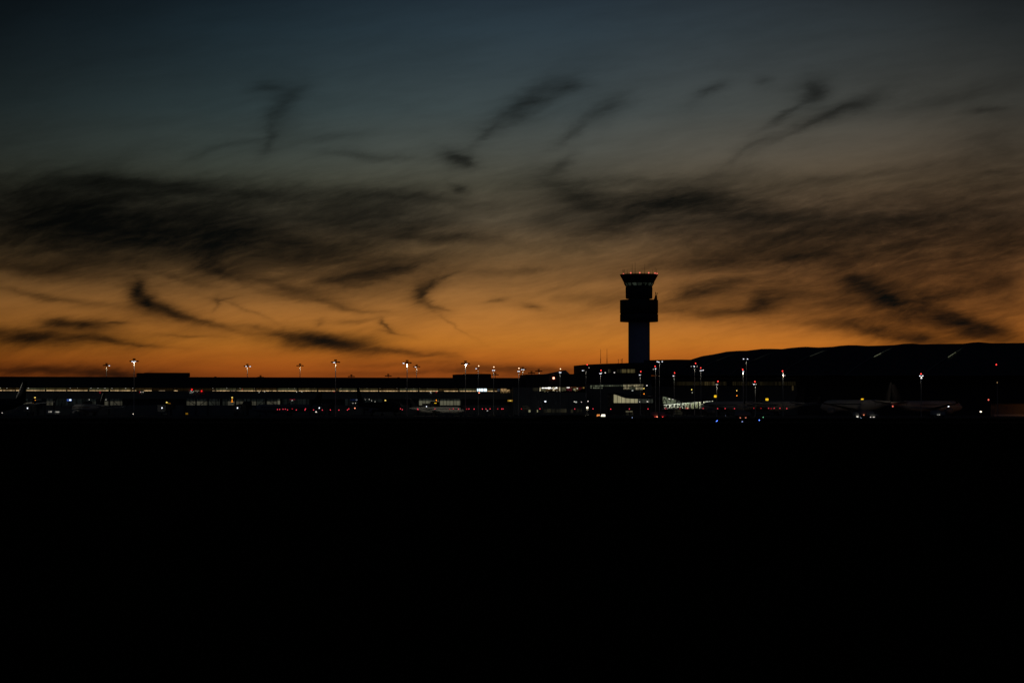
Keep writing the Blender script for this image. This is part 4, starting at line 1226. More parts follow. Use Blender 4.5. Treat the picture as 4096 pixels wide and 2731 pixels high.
def display(px, Y, els, label, y0, y1):
    q = P(px, y1, Y)
    t = thing('docking_display', label, 'docking display', (q.x, q.y, q.z), 0, 'aircraft docking displays')
    s_ = Y / F
    c = P(px, (y0 + y1) / 2, Y + 0.35)
    b = MB(); b.cbox(c, (9 * s_, 0.5, (y1 - y0) * s_)); b.build('housing', M['black'], t)
    b = MB(); b.bar((c.x, c.y + 0.25, c.z), (c.x, c.y + 6, c.z), 0.2); b.build('bracket', M['steel'], t)
    for (kind, dx_, py, w, h, m) in els:
        e = P(px + dx_, py, Y)
        b = MB()
        if kind == 'box':
            b.cbox(e, (w * s_, 0.08, h * s_))
        elif kind == 'up':
            b.prism([(e.x - w * s_ / 2, e.z - h * s_ / 2), (e.x + w * s_ / 2, e.z - h * s_ / 2), (e.x + w * s_ * .12, e.z + h * s_ / 2), (e.x - w * s_ * .12, e.z + h * s_ / 2)], e.y - .04, e.y + .04)
        else:
            b.prism([(e.x - w * s_ / 2, e.z + h * s_ / 2), (e.x + w * s_ / 2, e.z + h * s_ / 2), (e.x + w * s_ * .42, e.z), (e.x + w * s_ * .1, e.z - h * s_ / 2), (e.x - w * s_ * .1, e.z - h * s_ / 2), (e.x - w * s_ * .42, e.z)], e.y - .04, e.y + .04)
        b.build('number_panel' if m == 'yel' else 'guidance_light', M[m], t)
    return t
DD = [(140, 1236, [('box', 0, 1589.5, 5, 3.4, 'yel'), ('box', 1, 1600, 3, 1.8, 'amber'), ('up', 2, 1607.5, 5, 3.4, 'red_small'), ('box', -6.5, 1613.2, 2.6, 1.8, 'amber'), ('box', 0, 1618.2, 10, 1.6, 'sign_dim')], 'docking display of stacked lights between the largest tail fin and the smaller one', 1585, 1621),
      (667, 1219, [('box', 0, 1609, 6, 3.4, 'yel'), ('box', 0, 1619.5, 4, 2.2, 'amber'), ('up', 14, 1616.3, 3.5, 7, 'amber')], 'docking display hugging a yellow gate sign under the plant room', 1605, 1623),
      (928.5, 1240, [('box', 0, 1589.3, 5.6, 3.6, 'yel'), ('box', 0, 1598.3, 3.8, 3, 'amber'), ('up', 0, 1605.5, 9, 3.6, 'amber')], 'docking display with yellow, amber dot and amber bar at the middle pier gate', 1585, 1610),
      (1270.5, 1200, [('box', 0, 1608.7, 5, 3.6, 'yel'), ('down', 0, 1620.7, 9, 7.6, 'amber')], 'docking display showing a large amber down arrow', 1604, 1627),
      (1541.5, 1240, [('box', 0, 1601, 5.4, 3.6, 'yel'), ('box', 0, 1610, 3.6, 2.2, 'amber'), ('up', 0, 1617.6, 8.6, 3.2, 'amber')], 'docking display left of the yellow sign above the dark airliner', 1597, 1621),
      (1745.3, 1236, [('up', 0, 1599.5, 4.5, 4.6, 'amber'), ('up', 0, 1605.4, 7.4, 3.2, 'amber')], 'docking display over a yellow sign at the brightest lower pier windows', 1595, 1609),
      (2576, 1244, [('box', -0.5, 1553.7, 3.2, 4, 'yel'), ('up', 0, 1574.4, 5, 4, 'amber')], 'docking display right of the cream lit upper windows', 1549, 1578),
      (2767, 1240, [('box', -0.5, 1557.8, 3.2, 4, 'yel'), ('box', 2, 1569.8, 1.8, 2.4, 'lens_soft')], 'docking display above the middle of the lit boarding bridge', 1553, 1575),
      (2947.5, 1240, [('box', -0.5, 1562, 3, 3.6, 'yel'), ('up', 0, 1581.5, 4.6, 4, 'amber')], 'docking display right of the lit boarding bridge, above the nearest grey airliner', 1557, 1586)]
for d_ in DD:
    display(d_[0], d_[1], d_[2], d_[3], d_[4], d_[5])

# ------------------------------------------------------------------ floodlight masts
def sphere_at(q, r, nm, m, parent):
    b = MB(); b.sphere(q, r, 8, 6)
    return b.build(nm, M[m], parent)

def landside_mast(px, ya, lit, Y, label, watts=520):
    base = P(px, ya, Y)
    t = thing('floodlight_mast', label, 'floodlight mast', (base.x, Y, 0), 0, 'tall floodlight masts with crowned heads')
    za = base.z
    b = MB(); b.tube((base.x, Y, 0), (base.x, Y, za), 0.26, 0.15, 10); b.build('pole', M['galv'], t)
    s_ = Y / F
    b = MB()                                           # open crown above the arms
    for k in range(4):
        a_ = math.pi / 4 + k * math.pi / 2
        b.bar((base.x + .55 * math.cos(a_), Y + .55 * math.sin(a_), za), (base.x + .6 * math.cos(a_), Y + .6 * math.sin(a_), za + 0.75), 0.17)
    b.lathe([(0.62, za + 0.62), (0.72, za + 0.68), (0.72, za + 0.90), (0.5, za + 1.0)], (base.x, Y), 14)
    b.lathe([(0.16, za), (0.16, za + .7)], (base.x, Y), 8)
    b.build('crown_frame', M['black'], t)
    b = MB(); b.bar((base.x - 1.55, Y, za), (base.x + 1.55, Y, za), 0.14).bar((base.x, Y - 1.5, za - .05), (base.x, Y + 1.5, za - .05), 0.14); b.build('cross_arm', M['steel'], t)
    heads = [(-1.62, 0.0), (1.62, 0.0), (-0.55, -1.2), (0.55, -1.2)]
    for (hx, hy) in heads:
        on = any(abs(hx - l * s_) < 0.45 for l in lit) if lit else False
        b = MB(); b.rings([[(base.x + hx + sx * w_, Y + hy + sy * .35, za - 0.12 + dz_) for sx, sy in ((-1, -1), (1, -1), (1, 1), (-1, 1))] for dz_, w_ in ((-.30, .52), (-.06, .55), (.10, .3))], False)
        h = b.build('lamp_head', M['black'], t)
        b = MB(); b.cbox((base.x + hx, Y + hy - .1, za - .50), (0.74, 0.55, 0.14 if not on else 0.22))
        b.build('lens', M['lens_white'] if on else M['lens_off'], h)
    if watts:
        lamp('SPOT', 'mast_light', (base.x + 0.1, Y - 0.75, za - 0.7), watts, (1.0, 0.86, 0.62), t, 0.15, math.radians(100), 0.8)
    return t, Vector((base.x, Y - 1.2, za - 0.85))

LM = [(426, 1459, [11], 1390, 'mast with a crowned head, leftmost of all, single lit lamp on its right arm'),
      (536.5, 1442, [-4, 4], 1098, 'tall mast with two lit lamps standing just left of the wide rooftop plant room'),
      (989.5, 1462, [-4, 11], 1390, 'mast with a crowned head, first one right of the wide rooftop plant room'),
      (1200, 1460.5, [], 1390, 'mast with lit pole but dark lamps, between two lit masts over the pier'),
      (1342.5, 1446, [-4], 1098, 'tall mast with one lit lamp left of its pole, right of the dark-lamped mast'),
      (1628.5, 1448.5, [-11], 1098, 'tall mast with one lit lamp on its left arm, beside a shorter lit mast'),
      (1666.5, 1464.5, [-4], 1390, 'shorter mast close right of the tall one with the lit left arm'),
      (1862, 1451.5, [4], 1098, 'tall mast in front of the narrow rooftop plant room'),
      (2091, 1475, [4, -4], 1390, 'crowned mast beside a small twin-lamp mast, just left of the concourse'),
      (2126, 1490.5, [7], 1390, 'crowned mast head peeping just over the left end of the concourse roof'),
      (2155, 1482.5, [8], 1390, 'crowned mast with a lit right lamp over the concourse roof, left of the sloping skylight')]
for (px, y_, lit, Y, lab) in LM:
    t, q = landside_mast(px, y_, lit, Y, lab)
    fl = {536.5: ((330, 1172), 3500), 1628.5: ((1740, 1150), 7000), 1862: ((1790, 1150), 6000)}.get(px)
    if fl:                                             # floods tilted out over the parked aircraft
        tg = (X(*fl[0]), fl[0][1], 4.0)
        lamp('SPOT', 'flood_light', q, fl[1], (1.0, 0.93, 0.72), t, 0.3, math.radians(50), 0.9, aim(q, tg))
t, q = landside_mast(-140, 1445, [4], 1072, 'added unseen mast past the left edge, its floods lighting the black tail fins')  # added mast out of view, there to light the fin leading edges
for tp, w_ in (((72, 1116, 13.0), 20000), ((402, 1152, 10.2), 42000)):
    lamp('SPOT', 'flood_light', q, w_, (1.0, 0.95, 0.82), t, 0.3, math.radians(11 if w_ < 30000 else 4.5), 0.6, aim(q, (X(tp[0], tp[1]), tp[1], tp[2])))
for (px, y_, lit, Y, lab) in [(1042, 1507, [], 1460, 'mast top barely showing over the pier roof between two lit masts'), (1405.5, 1504, [], 1450, 'unlit mast top peeping over the pier roof right of a tall lit mast'), (1553, 1501.5, [7], 1450, 'mast top peeping over the pier roof with one white lamp'), (1981, 1497, [], 1450, 'unlit crowned mast top just right of the narrow rooftop plant room')]:
    landside_mast(px, y_, lit, Y, lab, 300 if lit else 0)

def airside_mast(px, yl, red, lamps, Y, label, watts=1700, disc=None, redm='red'):
    base = P(px, yl, Y)
    t = thing('apron_mast', label, 'floodlight mast', (base.x, Y, 0), 0, 'slim apron masts with twin lamps')
    za = base.z
    b = MB(); b.tube((base.x, Y, 0), (base.x, Y, za), 0.19, 0.12, 10); b.build('pole', M['galv'], t)
    xs = [P(l[0], l[1], Y).x for l in lamps] + [base.x]
    b = MB(); b.bar((min(xs) - .2, Y, za + .12), (max(xs) + .2, Y, za + .12), 0.14)
    if disc:
        q = P(disc[0], disc[1], Y); b.lathe([(.1, q.z - .1), (.55, q.z), (.5, q.z + .2), (.1, q.z + .3)], (q.x, Y), 12)
    b.build('cross_arm', M['steel'], t)
    for l in lamps:
        q = P(l[0], l[1], Y)
        dim = len(l) > 2
        b = MB(); b.rings([[(q.x + sx * w_, Y - .25 + sy * .3, q.z + dz_) for sx, sy in ((-1, -1), (1, -1), (1, 1), (-1, 1))] for dz_, w_ in ((.12, .42), (.26, .45), (.40, .25))], False)
        h = b.build('lamp_head', M['black'], t)
        b = MB(); b.cbox((q.x, Y - .3, q.z), (0.36 if dim else 0.54, 0.45, 0.14 if dim else 0.26)); b.build('lens', M['lens_soft' if dim else 'lens_white'], h)
        if abs(q.z - za) > 0.6:
            b = MB(); b.bar((q.x, Y, q.z + .2), (base.x, Y, min(za, q.z) + .2), 0.1); b.build('arm', M['steel'], t)
    if red:
        q = P(red[0], red[1], Y)
        b = MB(); b.tube((base.x, Y, za), (q.x, Y, q.z - .2), 0.05, n=6); b.build('spike', M['steel'], t)
        sphere_at(q, 0.29, 'obstruction_light', redm, t)
    if watts:
        lamp('SPOT', 'mast_light', (base.x + 0.05, Y - 0.75, za - 0.2), watts, (1.0, 0.95, 0.80), t, 0.15, math.radians(90), 0.8)
    return t, Vector((base.x, Y - 1.0, za - 0.5))
AM = [(1912.8, 1473.5, (1914.7, 1463.3), [(1904.5, 1474)], 'twin-headed mast with a pale beacon in front of the narrow rooftop plant room', (1914, 1473), 'beacon'),
      (1974.4, 1481, (1975.5, 1467.4), [(1971, 1480.8), (1977.4, 1480.8)], 'twin-lamp mast at the right end of the narrow rooftop plant room', None, 'beacon'),
      (2074.8, 1485, (2075.8, 1472.8), [(2072, 1485), (2077.5, 1485)], 'twin-lamp mast under a pale beacon, left of the concourse', None, 'beacon'),
      (2240.5, 1489.5, (2241.8, 1475.4), [(2238, 1489.3), (2242.8, 1489.3)], 'twin-lamp mast rising in front of the sloping skylight', None, 'beacon'),
      (2344, 1478, (2348.5, 1458.3), [(2331, 1482), (2336, 1481.6, 0), (2356, 1470, 0)], 'tall two-tier mast at the left corner of the block below the tower', None, 'red'),
      (2402.3, 1494, (2404, 1481.2), [(2399.5, 1493.6), (2404, 1493.6), (2406.6, 1490.3, 0)], 'red-topped mast below the pair of tall whip antennas', None, 'red'),
      (2561, 1499.5, (2563.2, 1485.8), [(2558.6, 1499.2), (2562.6, 1499.2, 0)], 'red-topped mast just below the tower shaft', None, 'red'),
      (2622.3, 1474.5, (2620.3, 1464.9), [(2622, 1474.2), (2613, 1477, 0)], 'red-topped mast close left of the tall three-lamp mast', None, 'red'),
      (2637.5, 1448, None, [(2628.8, 1446.2), (2635, 1448), (2648.6, 1446)], 'tall mast with three blue-white lamps right of the tower', None, 'red'),
      (2696.5, 1503.5, (2698.2, 1491.3), [(2693, 1503), (2697, 1503.4, 0)], 'red-topped mast midway between the three-lamp mast and the next pair', None, 'red'),
      (2778, 1465, (2782.4, 1453.2), [(2776.6, 1465), (2764.8, 1465, 0), (2789, 1465.3, 0)], 'tall red-topped mast where the vaulted roof begins to rise', None, 'red'),
      (2803.4, 1482, (2803, 1471.2), [(2799.5, 1482.3, 0), (2804, 1481.6), (2812, 1480.5)], 'red-topped mast close right of the taller one at the start of the vaulted roof', None, 'red'),
      (2867, 1537.5, (2871.7, 1525), [(2864.5, 1537, 0), (2870, 1537.6, 0)], 'short faintly lit red-topped mast right above the lit boarding bridge', None, 'red'),
      (2985, 1437, None, [(2974, 1435.6), (2990, 1435.8)], 'tall mast with two spread lamps and no red light, before the vaulted hall', None, 'red'),
      (2972.6, 1486, (2971, 1477.6), [(2972.6, 1485.8)], 'red-topped mast below the tall mast with two spread lamps', None, 'red'),
      (3021, 1538, (3019.6, 1526.3), [(3015.2, 1536.8), (3024, 1536.4, 0)], 'short red-topped mast in front of the dim hall window row', None, 'red'),
      (3131.6, 1494, (3130, 1484), [(3131.2, 1493, 0), (3139, 1501.4, 0)], 'slim red-topped mast with a side arm, at the right end of the hall windows', None, 'red'),
      (3684, 1503.5, (3684.2, 1495), [(3679.2, 1503.2), (3690, 1503), (3685.4, 1512)], 'bright three-lamp mast standing alone before the dark right of the hall', None, 'red'),
      (3989, 1531, (3985.3, 1458), [], 'dark mast with a red light far above, near the right edge', None, 'red')]
for (px, y_, red, lamps, lab, disc, rm) in AM:
    near = px > 2850 and px != 2985
    t, q = airside_mast(px, y_, red, lamps, 1228 if px < 2300 else 1062 if near else 1236, lab, 160 if lamps else 0, disc, rm)
    fl = {2972.6: ((2950, 1140), 4200), 3131.6: ((3110, 1140), 3400), 3684: ((3440, 1095), 3000), 3021: ((3300, 1090), 1500)}.get(px)
    if fl:
        tg = (X(*fl[0]), fl[0][1], 4.0)
        lamp('SPOT', 'flood_light', q, fl[1], (1.0, 0.80, 0.56), t, 0.3, math.radians(46), 0.9, aim(q, tg))
    if px == 3684:
        lamp('SPOT', 'flood_light', q, 2600, (1.0, 0.86, 0.66), t, 0.3, math.radians(46), 0.9, aim(q, (X(3680, 1105), 1105, 4.0)))
b = MB(); b.cbox(P(3989, 1529.5, 1061.6), (0.3, 0.2, 0.6))
tag(b.build('wall_lamp', emat('faint_amber_lamp', (1.0, 0.6, 0.25), 0.25)), 'faint amber lamp on the dark mast near the right edge', 'lamp')
for (px, py, lab) in [(3954, 1598.5, 'red warning light right of the row of parked airliners, by the orange shed'), (3571, 1624.5, 'red warning light on the pale tail cone at the right')]:
    q = P(px, py, 1112 if px > 3900 else 1082)
    t = thing('warning_light', lab, 'warning light', (q.x, q.y, 0 if px > 3900 else q.z - 1.0))
    b = MB(); b.tube((q.x, q.y, 0 if px > 3900 else q.z - 1.0), (q.x, q.y, q.z - .3), 0.09, n=7); b.build('post', M['steel'], t)
    sphere_at(q, 0.36, 'lens', 'red_core', t)

# ------------------------------------------------------------------ row of red marker lights along the apron
RM = [(1109.9, 1637.5), (1118.7, 1637), (1132.2, 1636), (1141.7, 1635.5), (1150.3, 1639), (1168.7, 1634.8, 0), (1185.3, 1639), (1220, 1639.2), (1222.2, 1634.5), (1254.3, 1639), (1289.6, 1639.3), (1321.7, 1639), (1355.5, 1639.5), (1389.6, 1639), (1395.3, 1634.8),
      (1602.1, 1634.5), (1609.4, 1637.7), (1670.2, 1635.2), (1672, 1637.6), (1739.9, 1634.7), (1798.5, 1636, 0), (1813.3, 1634.5), (1833.8, 1635.6), (1867, 1635.4, 0), (1875.9, 1635), (1896.4, 1635.6), (1929.5, 1635.2), (1944, 1635.2), (1960.5, 1635), (1991, 1634.8, 0), (2007, 1634.8), (2012.5, 1634.8),
      (2085.8, 1635, 0), (2159.6, 1634.6), (2299, 1634.8), (2371.9, 1634.6), (2443.3, 1635.6), (2517.5, 1635.2), (2592, 1635), (2662.5, 1634.6), (2720, 1633.8, 0), (2745.3, 1632), (2751, 1633.4), (2812.8, 1633.2), (2870.3, 1633.6), (2900.6, 1633.5), (2937.7, 1633.4), (3015.3, 1632.4, 0), (3044.2, 1632.6, 0), (3074.2, 1632.3), (3084.8, 1633.6, 0), (3096.6, 1632.4), (3119.8, 1632.4), (3147.3, 1633.6)]
ORD = ['leftmost', 'second', 'third', 'fourth', 'fifth', 'sixth', 'seventh', 'eighth', 'ninth', 'tenth', 'eleventh', 'twelfth', 'thirteenth', 'fourteenth', 'fifteenth', 'sixteenth', 'seventeenth', 'eighteenth', 'nineteenth', 'twentieth',
       'twenty-first', 'twenty-second', 'twenty-third', 'twenty-fourth', 'twenty-fifth', 'twenty-sixth', 'twenty-seventh', 'twenty-eighth']
red_proto = None
for i, r in enumerate(RM):
    q = P(r[0], r[1], 1096)
    if red_proto is None:
        red_proto = {}
    dim = len(r) > 2
    if i < 15:
        lab = '%s red marker light from the left, in the first row below the pier' % ORD[i]
    elif r[0] < 2200:
        lab = '%s red marker light from the left, in the row right of the dark airliner' % ORD[i - 15]
    elif r[0] < 2860:
        lab = '%s red marker light from the left, in the sparse row below tower and bridge' % ORD[i - 34]
    else:
        lab = '%s red marker light from the left, in the row under the grey airliners' % ORD[i - 44]
    if dim not in red_proto:
        t = thing('marker_light', lab, 'marker light', (q.x, q.y, 0), 0, 'red marker lights on posts along the apron')
        b = MB(); b.tube((q.x, q.y, 0), (q.x, q.y, q.z - .22), 0.055, n=6); b.build('post', M['steel'], t)
        b = MB(); b.cbox((q.x, q.y, q.z - .24), (0.3, 0.3, 0.1)); b.build('base', M['black'], t)
        b = MB(); b.sphere(q, 0.21 if not dim else 0.2, 8, 6); b.build('lens', M['red_small' if not dim else 'red_dim'], t)
        red_proto[dim] = (t, q.z)
    else:
        o, z0 = red_proto[dim]
        c = dup(o, (q.x, q.y, q.z - z0), None, lab)

# ------------------------------------------------------------------ taxiway edge lights, signs
def taxi_light(px, py, m, label, Y=None, r=0.16):
    Y = Y or F * H / (py + 3 - HY)
    q = P(px, py, Y)
    t = thing('taxiway_light', label, 'taxiway light', (q.x, q.y, 0), 0, 'low taxiway edge lights')
    b = MB(); b.tube((q.x, q.y, 0), (q.x, q.y, q.z - r * .6), 0.05, n=7); b.build('stem', M['yellow'], t)
    sphere_at(q, r, 'lens', m, t)
for (px, py, m, lab, r) in [(2378, 1671.3, 'bluewhite', 'pale blue taxiway light left below the orange lettered sign', .13), (2529, 1669.6, 'bluewhite', 'pale blue taxiway light right of the white lit sign', .11), (2866.3, 1684, 'blue', 'bright blue taxiway light, lower one of a close pair under the lit bridge', .15), (2869, 1681.8, 'blue', 'bright blue taxiway light, upper one of a close pair under the lit bridge', .12),
                            (2968.7, 1685.6, 'bluewhite', 'pale blue taxiway light below two red tail lamps', .11), (3037.5, 1679.9, 'blue', 'blue taxiway light, brightest one, left below the tiny green light', .19), (3052.7, 1668.5, 'green', 'tiny green taxiway light near the bright blue one', .12), (3445, 1671.6, 'bluewhite', 'pale blue taxiway light beside the lit nose wheel', .10), (2903, 1662.4, 'bluewhite', 'faint pale taxiway light near the dim dock doors', .07)]:
    taxi_light(px, py, m, lab, None, r * 0.75)
q = P(2393.5, 1660.5, 830)
t = thing('taxiway_sign', 'low taxiway sign with glowing orange letters on a black face', 'taxiway sign', (q.x, 830, 0))
b = MB(); b.box(q.x - .75, q.x + .75, 830, 830.25, 0.9, 2.05); b.build('panel', M['black'], t)
b = MB(); b.box(q.x - .6, q.x - .5, 830.05, 830.2, 0, .9).box(q.x + .5, q.x + .6, 830.05, 830.2, 0, .9); b.build('leg', M['steel'], t)
text('lettering', 'DT', M['orange_text'], (q.x, 829.96, q.z - .31), 0.62, t, 0, 0.92)
q = P(2412.3, 1661.3, 830)
t = thing('taxiway_sign', 'low white-lit sign board with dark writing, right of the orange letters', 'taxiway sign', (q.x, 830, 0))
b = MB(); b.prism([(q.x - .88, q.z - .42), (q.x + .84, q.z - .42), (q.x + .78, q.z + .46), (q.x - .55, q.z + .46)], 830, 830.25); b.build('housing', M['black'], t)
b = MB(); b.prism([(q.x - .80, q.z - .36), (q.x + .76, q.z - .36), (q.x + .72, q.z + .40), (q.x - .50, q.z + .40)], 829.92, 829.99); b.build('panel', M['white_text'], t)
b = MB(); b.box(q.x - .45, q.x + .45, 829.86, 829.91, q.z - .06, q.z + .03).box(q.x - .12, q.x + .02, 829.86, 829.91, q.z - .3, q.z - .12).box(q.x + .3, q.x + .42, 829.86, 829.91, q.z - .3, q.z - .16).box(q.x - .5, q.x - .42, 829.86, 829.91, q.z - .36, q.z - .2); b.build('lettering', M['black'], t)
b = MB(); b.box(q.x - .6, q.x - .5, 830.05, 830.2, 0, q.z - .42).box(q.x + .5, q.x + .6, 830.05, 830.2, 0, q.z - .42); b.build('leg', M['steel'], t)

# ------------------------------------------------------------------ parked aircraft
def loft_y(sections):
    """sections: (x_le, y, z, chord, thickness) across the span"""
    b = MB()
    rs = []
    for (xl, y, z, c, th) in sections:
        rs.append([(xl, y, z), (xl - .12 * c, y, z + th * .5), (xl - .45 * c, y, z + th * .45), (xl - c, y, z), (xl - .45 * c, y, z - th * .35), (xl - .12 * c, y, z - th * .4)])
    return b.rings(rs, True)

def make_aircraft(label, L, D, span, rootpt, head, fm='fuse', finm='fuse_dark', group='parked airliners', engines=2, ttail=False, at_nose=False, winglet=True, bright=False):
    """built nose towards +x; rootpt = (px, Y) of the fin (or the nose); head = compass of the nose, degrees from +x"""
    R = D / 2
    zc = R + D * 0.34 + 0.45
    a = math.radians(head)
    ref = Vector((L / 2 if at_nose else -0.41 * L, 0, 0))
    ref.rotate(Matrix.Rotation(a, 3, 'Z').to_euler())
    w0 = Vector((X(rootpt[0], rootpt[1]), rootpt[1], 0)) - ref
    t = thing('parked_airliner', label, 'airliner', (0, 0, 0), 0, group)
    prof = [(.5, .06, -.28), (.492, .26, -.24), (.478, .45, -.19), (.455, .66, -.12), (.425, .84, -.06), (.38, .97, -.01), (.33, 1, 0), (.1, 1, 0), (-.12, 1, 0), (-.22, .95, .05), (-.3, .80, .17), (-.38, .56, .34), (-.45, .30, .50), (-.49, .12, .58), (-.5, .05, .60)]
    n = 24
    b = MB(); b.rings([[(fx * L, r * R * math.cos(2 * math.pi * i / n), zc + zo * R + r * R * math.sin(2 * math.pi * i / n)) for i in range(n)] for fx, r, zo in prof])
    b.build('fuselage', M[fm], t)
    b = MB()                                                   # cockpit glazing wraps the nose
    rs = []
    for fx, r, zo in ((.470, .565, -.165), (.449, .715, -.105)):
        rs.append([(fx * L, r * R * 1.02 * math.cos(q), zc + zo * R + r * R * 1.02 * math.sin(q)) for q in [math.radians(v) for v in range(14, 167, 16)]])
    m_ = len(rs[0])
    b.add(rs[0] + rs[1], [(i, i + 1, m_ + i + 1, m_ + i) for i in range(m_ - 1)])
    b.build('cockpit_window', M['glass_dark'], t)
    for s_ in (-1, 1):
        b = MB()                                               # window band along the cabin
        ks = [-.33 + .03 * i for i in range(25)]
        vs = []
        for k in ks:
            z0, z1 = zc + R * .22, zc + R * .22 + .34
            rr_ = R * (1 if k > -.12 else 1 - (abs(k) - .12) * 1.2)
            y0 = s_ * math.sqrt(max(.01, rr_ * rr_ - (R * .22) ** 2)) * 1.004
            vs += [(k * L, y0, z0), (k * L, y0 * .985, z1)]
        b.add(vs, [(2 * i, 2 * i + 2, 2 * i + 3, 2 * i + 1) for i in range(24)])
        b.build('window_band', M['glass_dark'], t)
        zr = zc - R * .55
        cr = L * .165
        w = loft_y([(L * .11, s_ * R * .55, zr, cr, cr * .12), (L * .0, s_ * span * .19, zr + span * .02, cr * .62, cr * .075), (-L * .15, s_ * span * .5, zr + span * .055, cr * .24, cr * .025)])
        wo_ = w.build('wing', M['wing'], t)
        if winglet:
            loft_y([(-L * .152, s_ * span * .5, zr + span * .055, cr * .23, cr * .025), (-L * .19, s_ * (span * .5 + .6), zr + span * .055 + D * .52, cr * .10, .06)]).build('winglet', M[finm] if finm != 'fuse' else M['wing'], wo_)
        zs = zc + R * .45
        if ttail:
            loft_y([(-L * .46, s_ * .1, zc + R + D * 1.35, L * .075, .25), (-L * .51, s_ * span * .19, zc + R + D * 1.4, L * .035, .1)]).build('tailplane', M['wing'], t)
        else:
            loft_y([(-L * .40, s_ * R * .35, zs, L * .095, L * .011), (-L * .475, s_ * span * .185, zs + span * .018, L * .04, L * .004)]).build('tailplane', M['wing'], t)
        if not ttail:
            er = D * .27
            ex, ey, ez = L * .155, s_ * span * .165, zr - er * .55
            b = MB(); b.rings([[(ex + dx_ * L, ey + r * er * math.cos(2 * math.pi * i / 16), ez + r * er * math.sin(2 * math.pi * i / 16)) for i in range(16)] for dx_, r in ((0, .82), (-.004, .95), (-.03, 1), (-.06, .92), (-.085, .62))])
            e = b.build('engine', M['wing'], t)
            b = MB(); b.rings([[(ex + .02 + dx_, ey + r * er * math.cos(2 * math.pi * i / 16), ez + r * er * math.sin(2 * math.pi * i / 16)) for i in range(16)] for dx_, r in ((0, .78), (.05, .3), (.25, .03))]); b.build('fan', M['glass_dark'], e)
        else:
            b = MB(); b.rings([[(-L * .27 + dx_ * L, s_ * (R + .75) + r * .65 * math.cos(2 * math.pi * i / 14), zc + R * .35 + r * .65 * math.sin(2 * math.pi * i / 14)) for i in range(14)] for dx_, r in ((0, .8), (-.01, 1), (-.07, .95), (-.11, .6))]); b.build('engine', M[fm], t)
        b = MB(); b.tube((-L * .03, s_ * D * .62, zr), (-L * .03, s_ * D * .62, .5), D * .05, n=8); g = b.build('main_gear', M['steel'], t)
        for q in (-.35, .35):
            b = MB(); b.tube((-L * .03, s_ * D * .62 + q - .15, .55), (-L * .03, s_ * D * .62 + q + .15, .55), .55, n=14); b.build('wheel', M['rubber'], g)
    zt_ = zc + R * .75
    fh = D * 1.62 if D > 3 else D * 1.35
    b = MB()
    rs = []
    for f_, xl, c in ((0, -.33, .155), (.12, -.352, .13), (1, -.447, .055)):
        z_ = zt_ + f_ * fh; th = .022 * L * (1 - .75 * f_)
        rs.append([(xl * L, 0, z_), ((xl - .12 * c) * L, th * .5, z_), ((xl - .5 * c) * L, th * .42, z_), ((xl - c) * L, 0, z_), ((xl - .5 * c) * L, -th * .42, z_), ((xl - .12 * c) * L, -th * .5, z_)])
    f = b.rings(rs).build('tail_fin', M[finm], t)
    b = MB(); b.tube((-.3475 * L, 0, zt_ + .10 * fh), (-.4435 * L, 0, zt_ + .97 * fh), .15, .10, 8); b.build('leading_edge', M['white'] if bright else M[finm], f)  # white tube stands in for the streak of reflected light along the fin
    b = MB(); b.tube((L * .385, 0, zc - R * .8), (L * .385, 0, .4), D * .035, n=8); g = b.build('nose_gear', M['steel'], t)
    for q in (-.22, .22):
        b = MB(); b.tube((L * .385, q - .1, .4), (L * .385, q + .1, .4), .4, n=12); b.build('wheel', M['rubber'], g)
    t.location = w0
    t.rotation_euler = (0, 0, a)
    return t

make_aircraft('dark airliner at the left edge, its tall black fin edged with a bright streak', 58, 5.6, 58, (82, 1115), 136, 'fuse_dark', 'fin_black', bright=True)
make_aircraft('narrowbody airliner with a black tail fin and dim pale fuselage, second from the left edge', 38, 3.9, 34, (408, 1150), 124, 'fuse', 'fin_black', bright=True)
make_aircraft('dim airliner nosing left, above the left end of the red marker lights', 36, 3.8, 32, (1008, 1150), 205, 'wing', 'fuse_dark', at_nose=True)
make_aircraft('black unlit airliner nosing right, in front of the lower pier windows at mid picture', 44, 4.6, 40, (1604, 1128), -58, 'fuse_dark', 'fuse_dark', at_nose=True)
make_aircraft('small pale regional jet lit from the left, nosing right beneath the brightest lower windows', 27, 2.9, 24, (1856, 1150), -9, 'fuse', 'fuse_dark', at_nose=True, ttail=True, winglet=False)
make_aircraft('grey airliner with its nose hidden by the end of the lit boarding bridge', 50, 4.9, 48, (3030, 1142), 122, 'fuse', 'fuse_dark')
make_aircraft('grey airliner under a yellow gate sign, second one right of the lit bridge', 50, 4.9, 48, (3196, 1140), 124, 'fuse', 'fuse_dark')
make_aircraft('grey airliner with a warm-lit nose wheel and long dark wing toward the left', 56, 5.3, 54, (3540, 1085), 117, 'fuse', 'fuse_dark')
make_aircraft('dim airliner nosing right with a pale lit tail cone, rightmost of the row', 52, 5.0, 48, (3590, 1085), 42, 'fuse', 'fuse_dark')

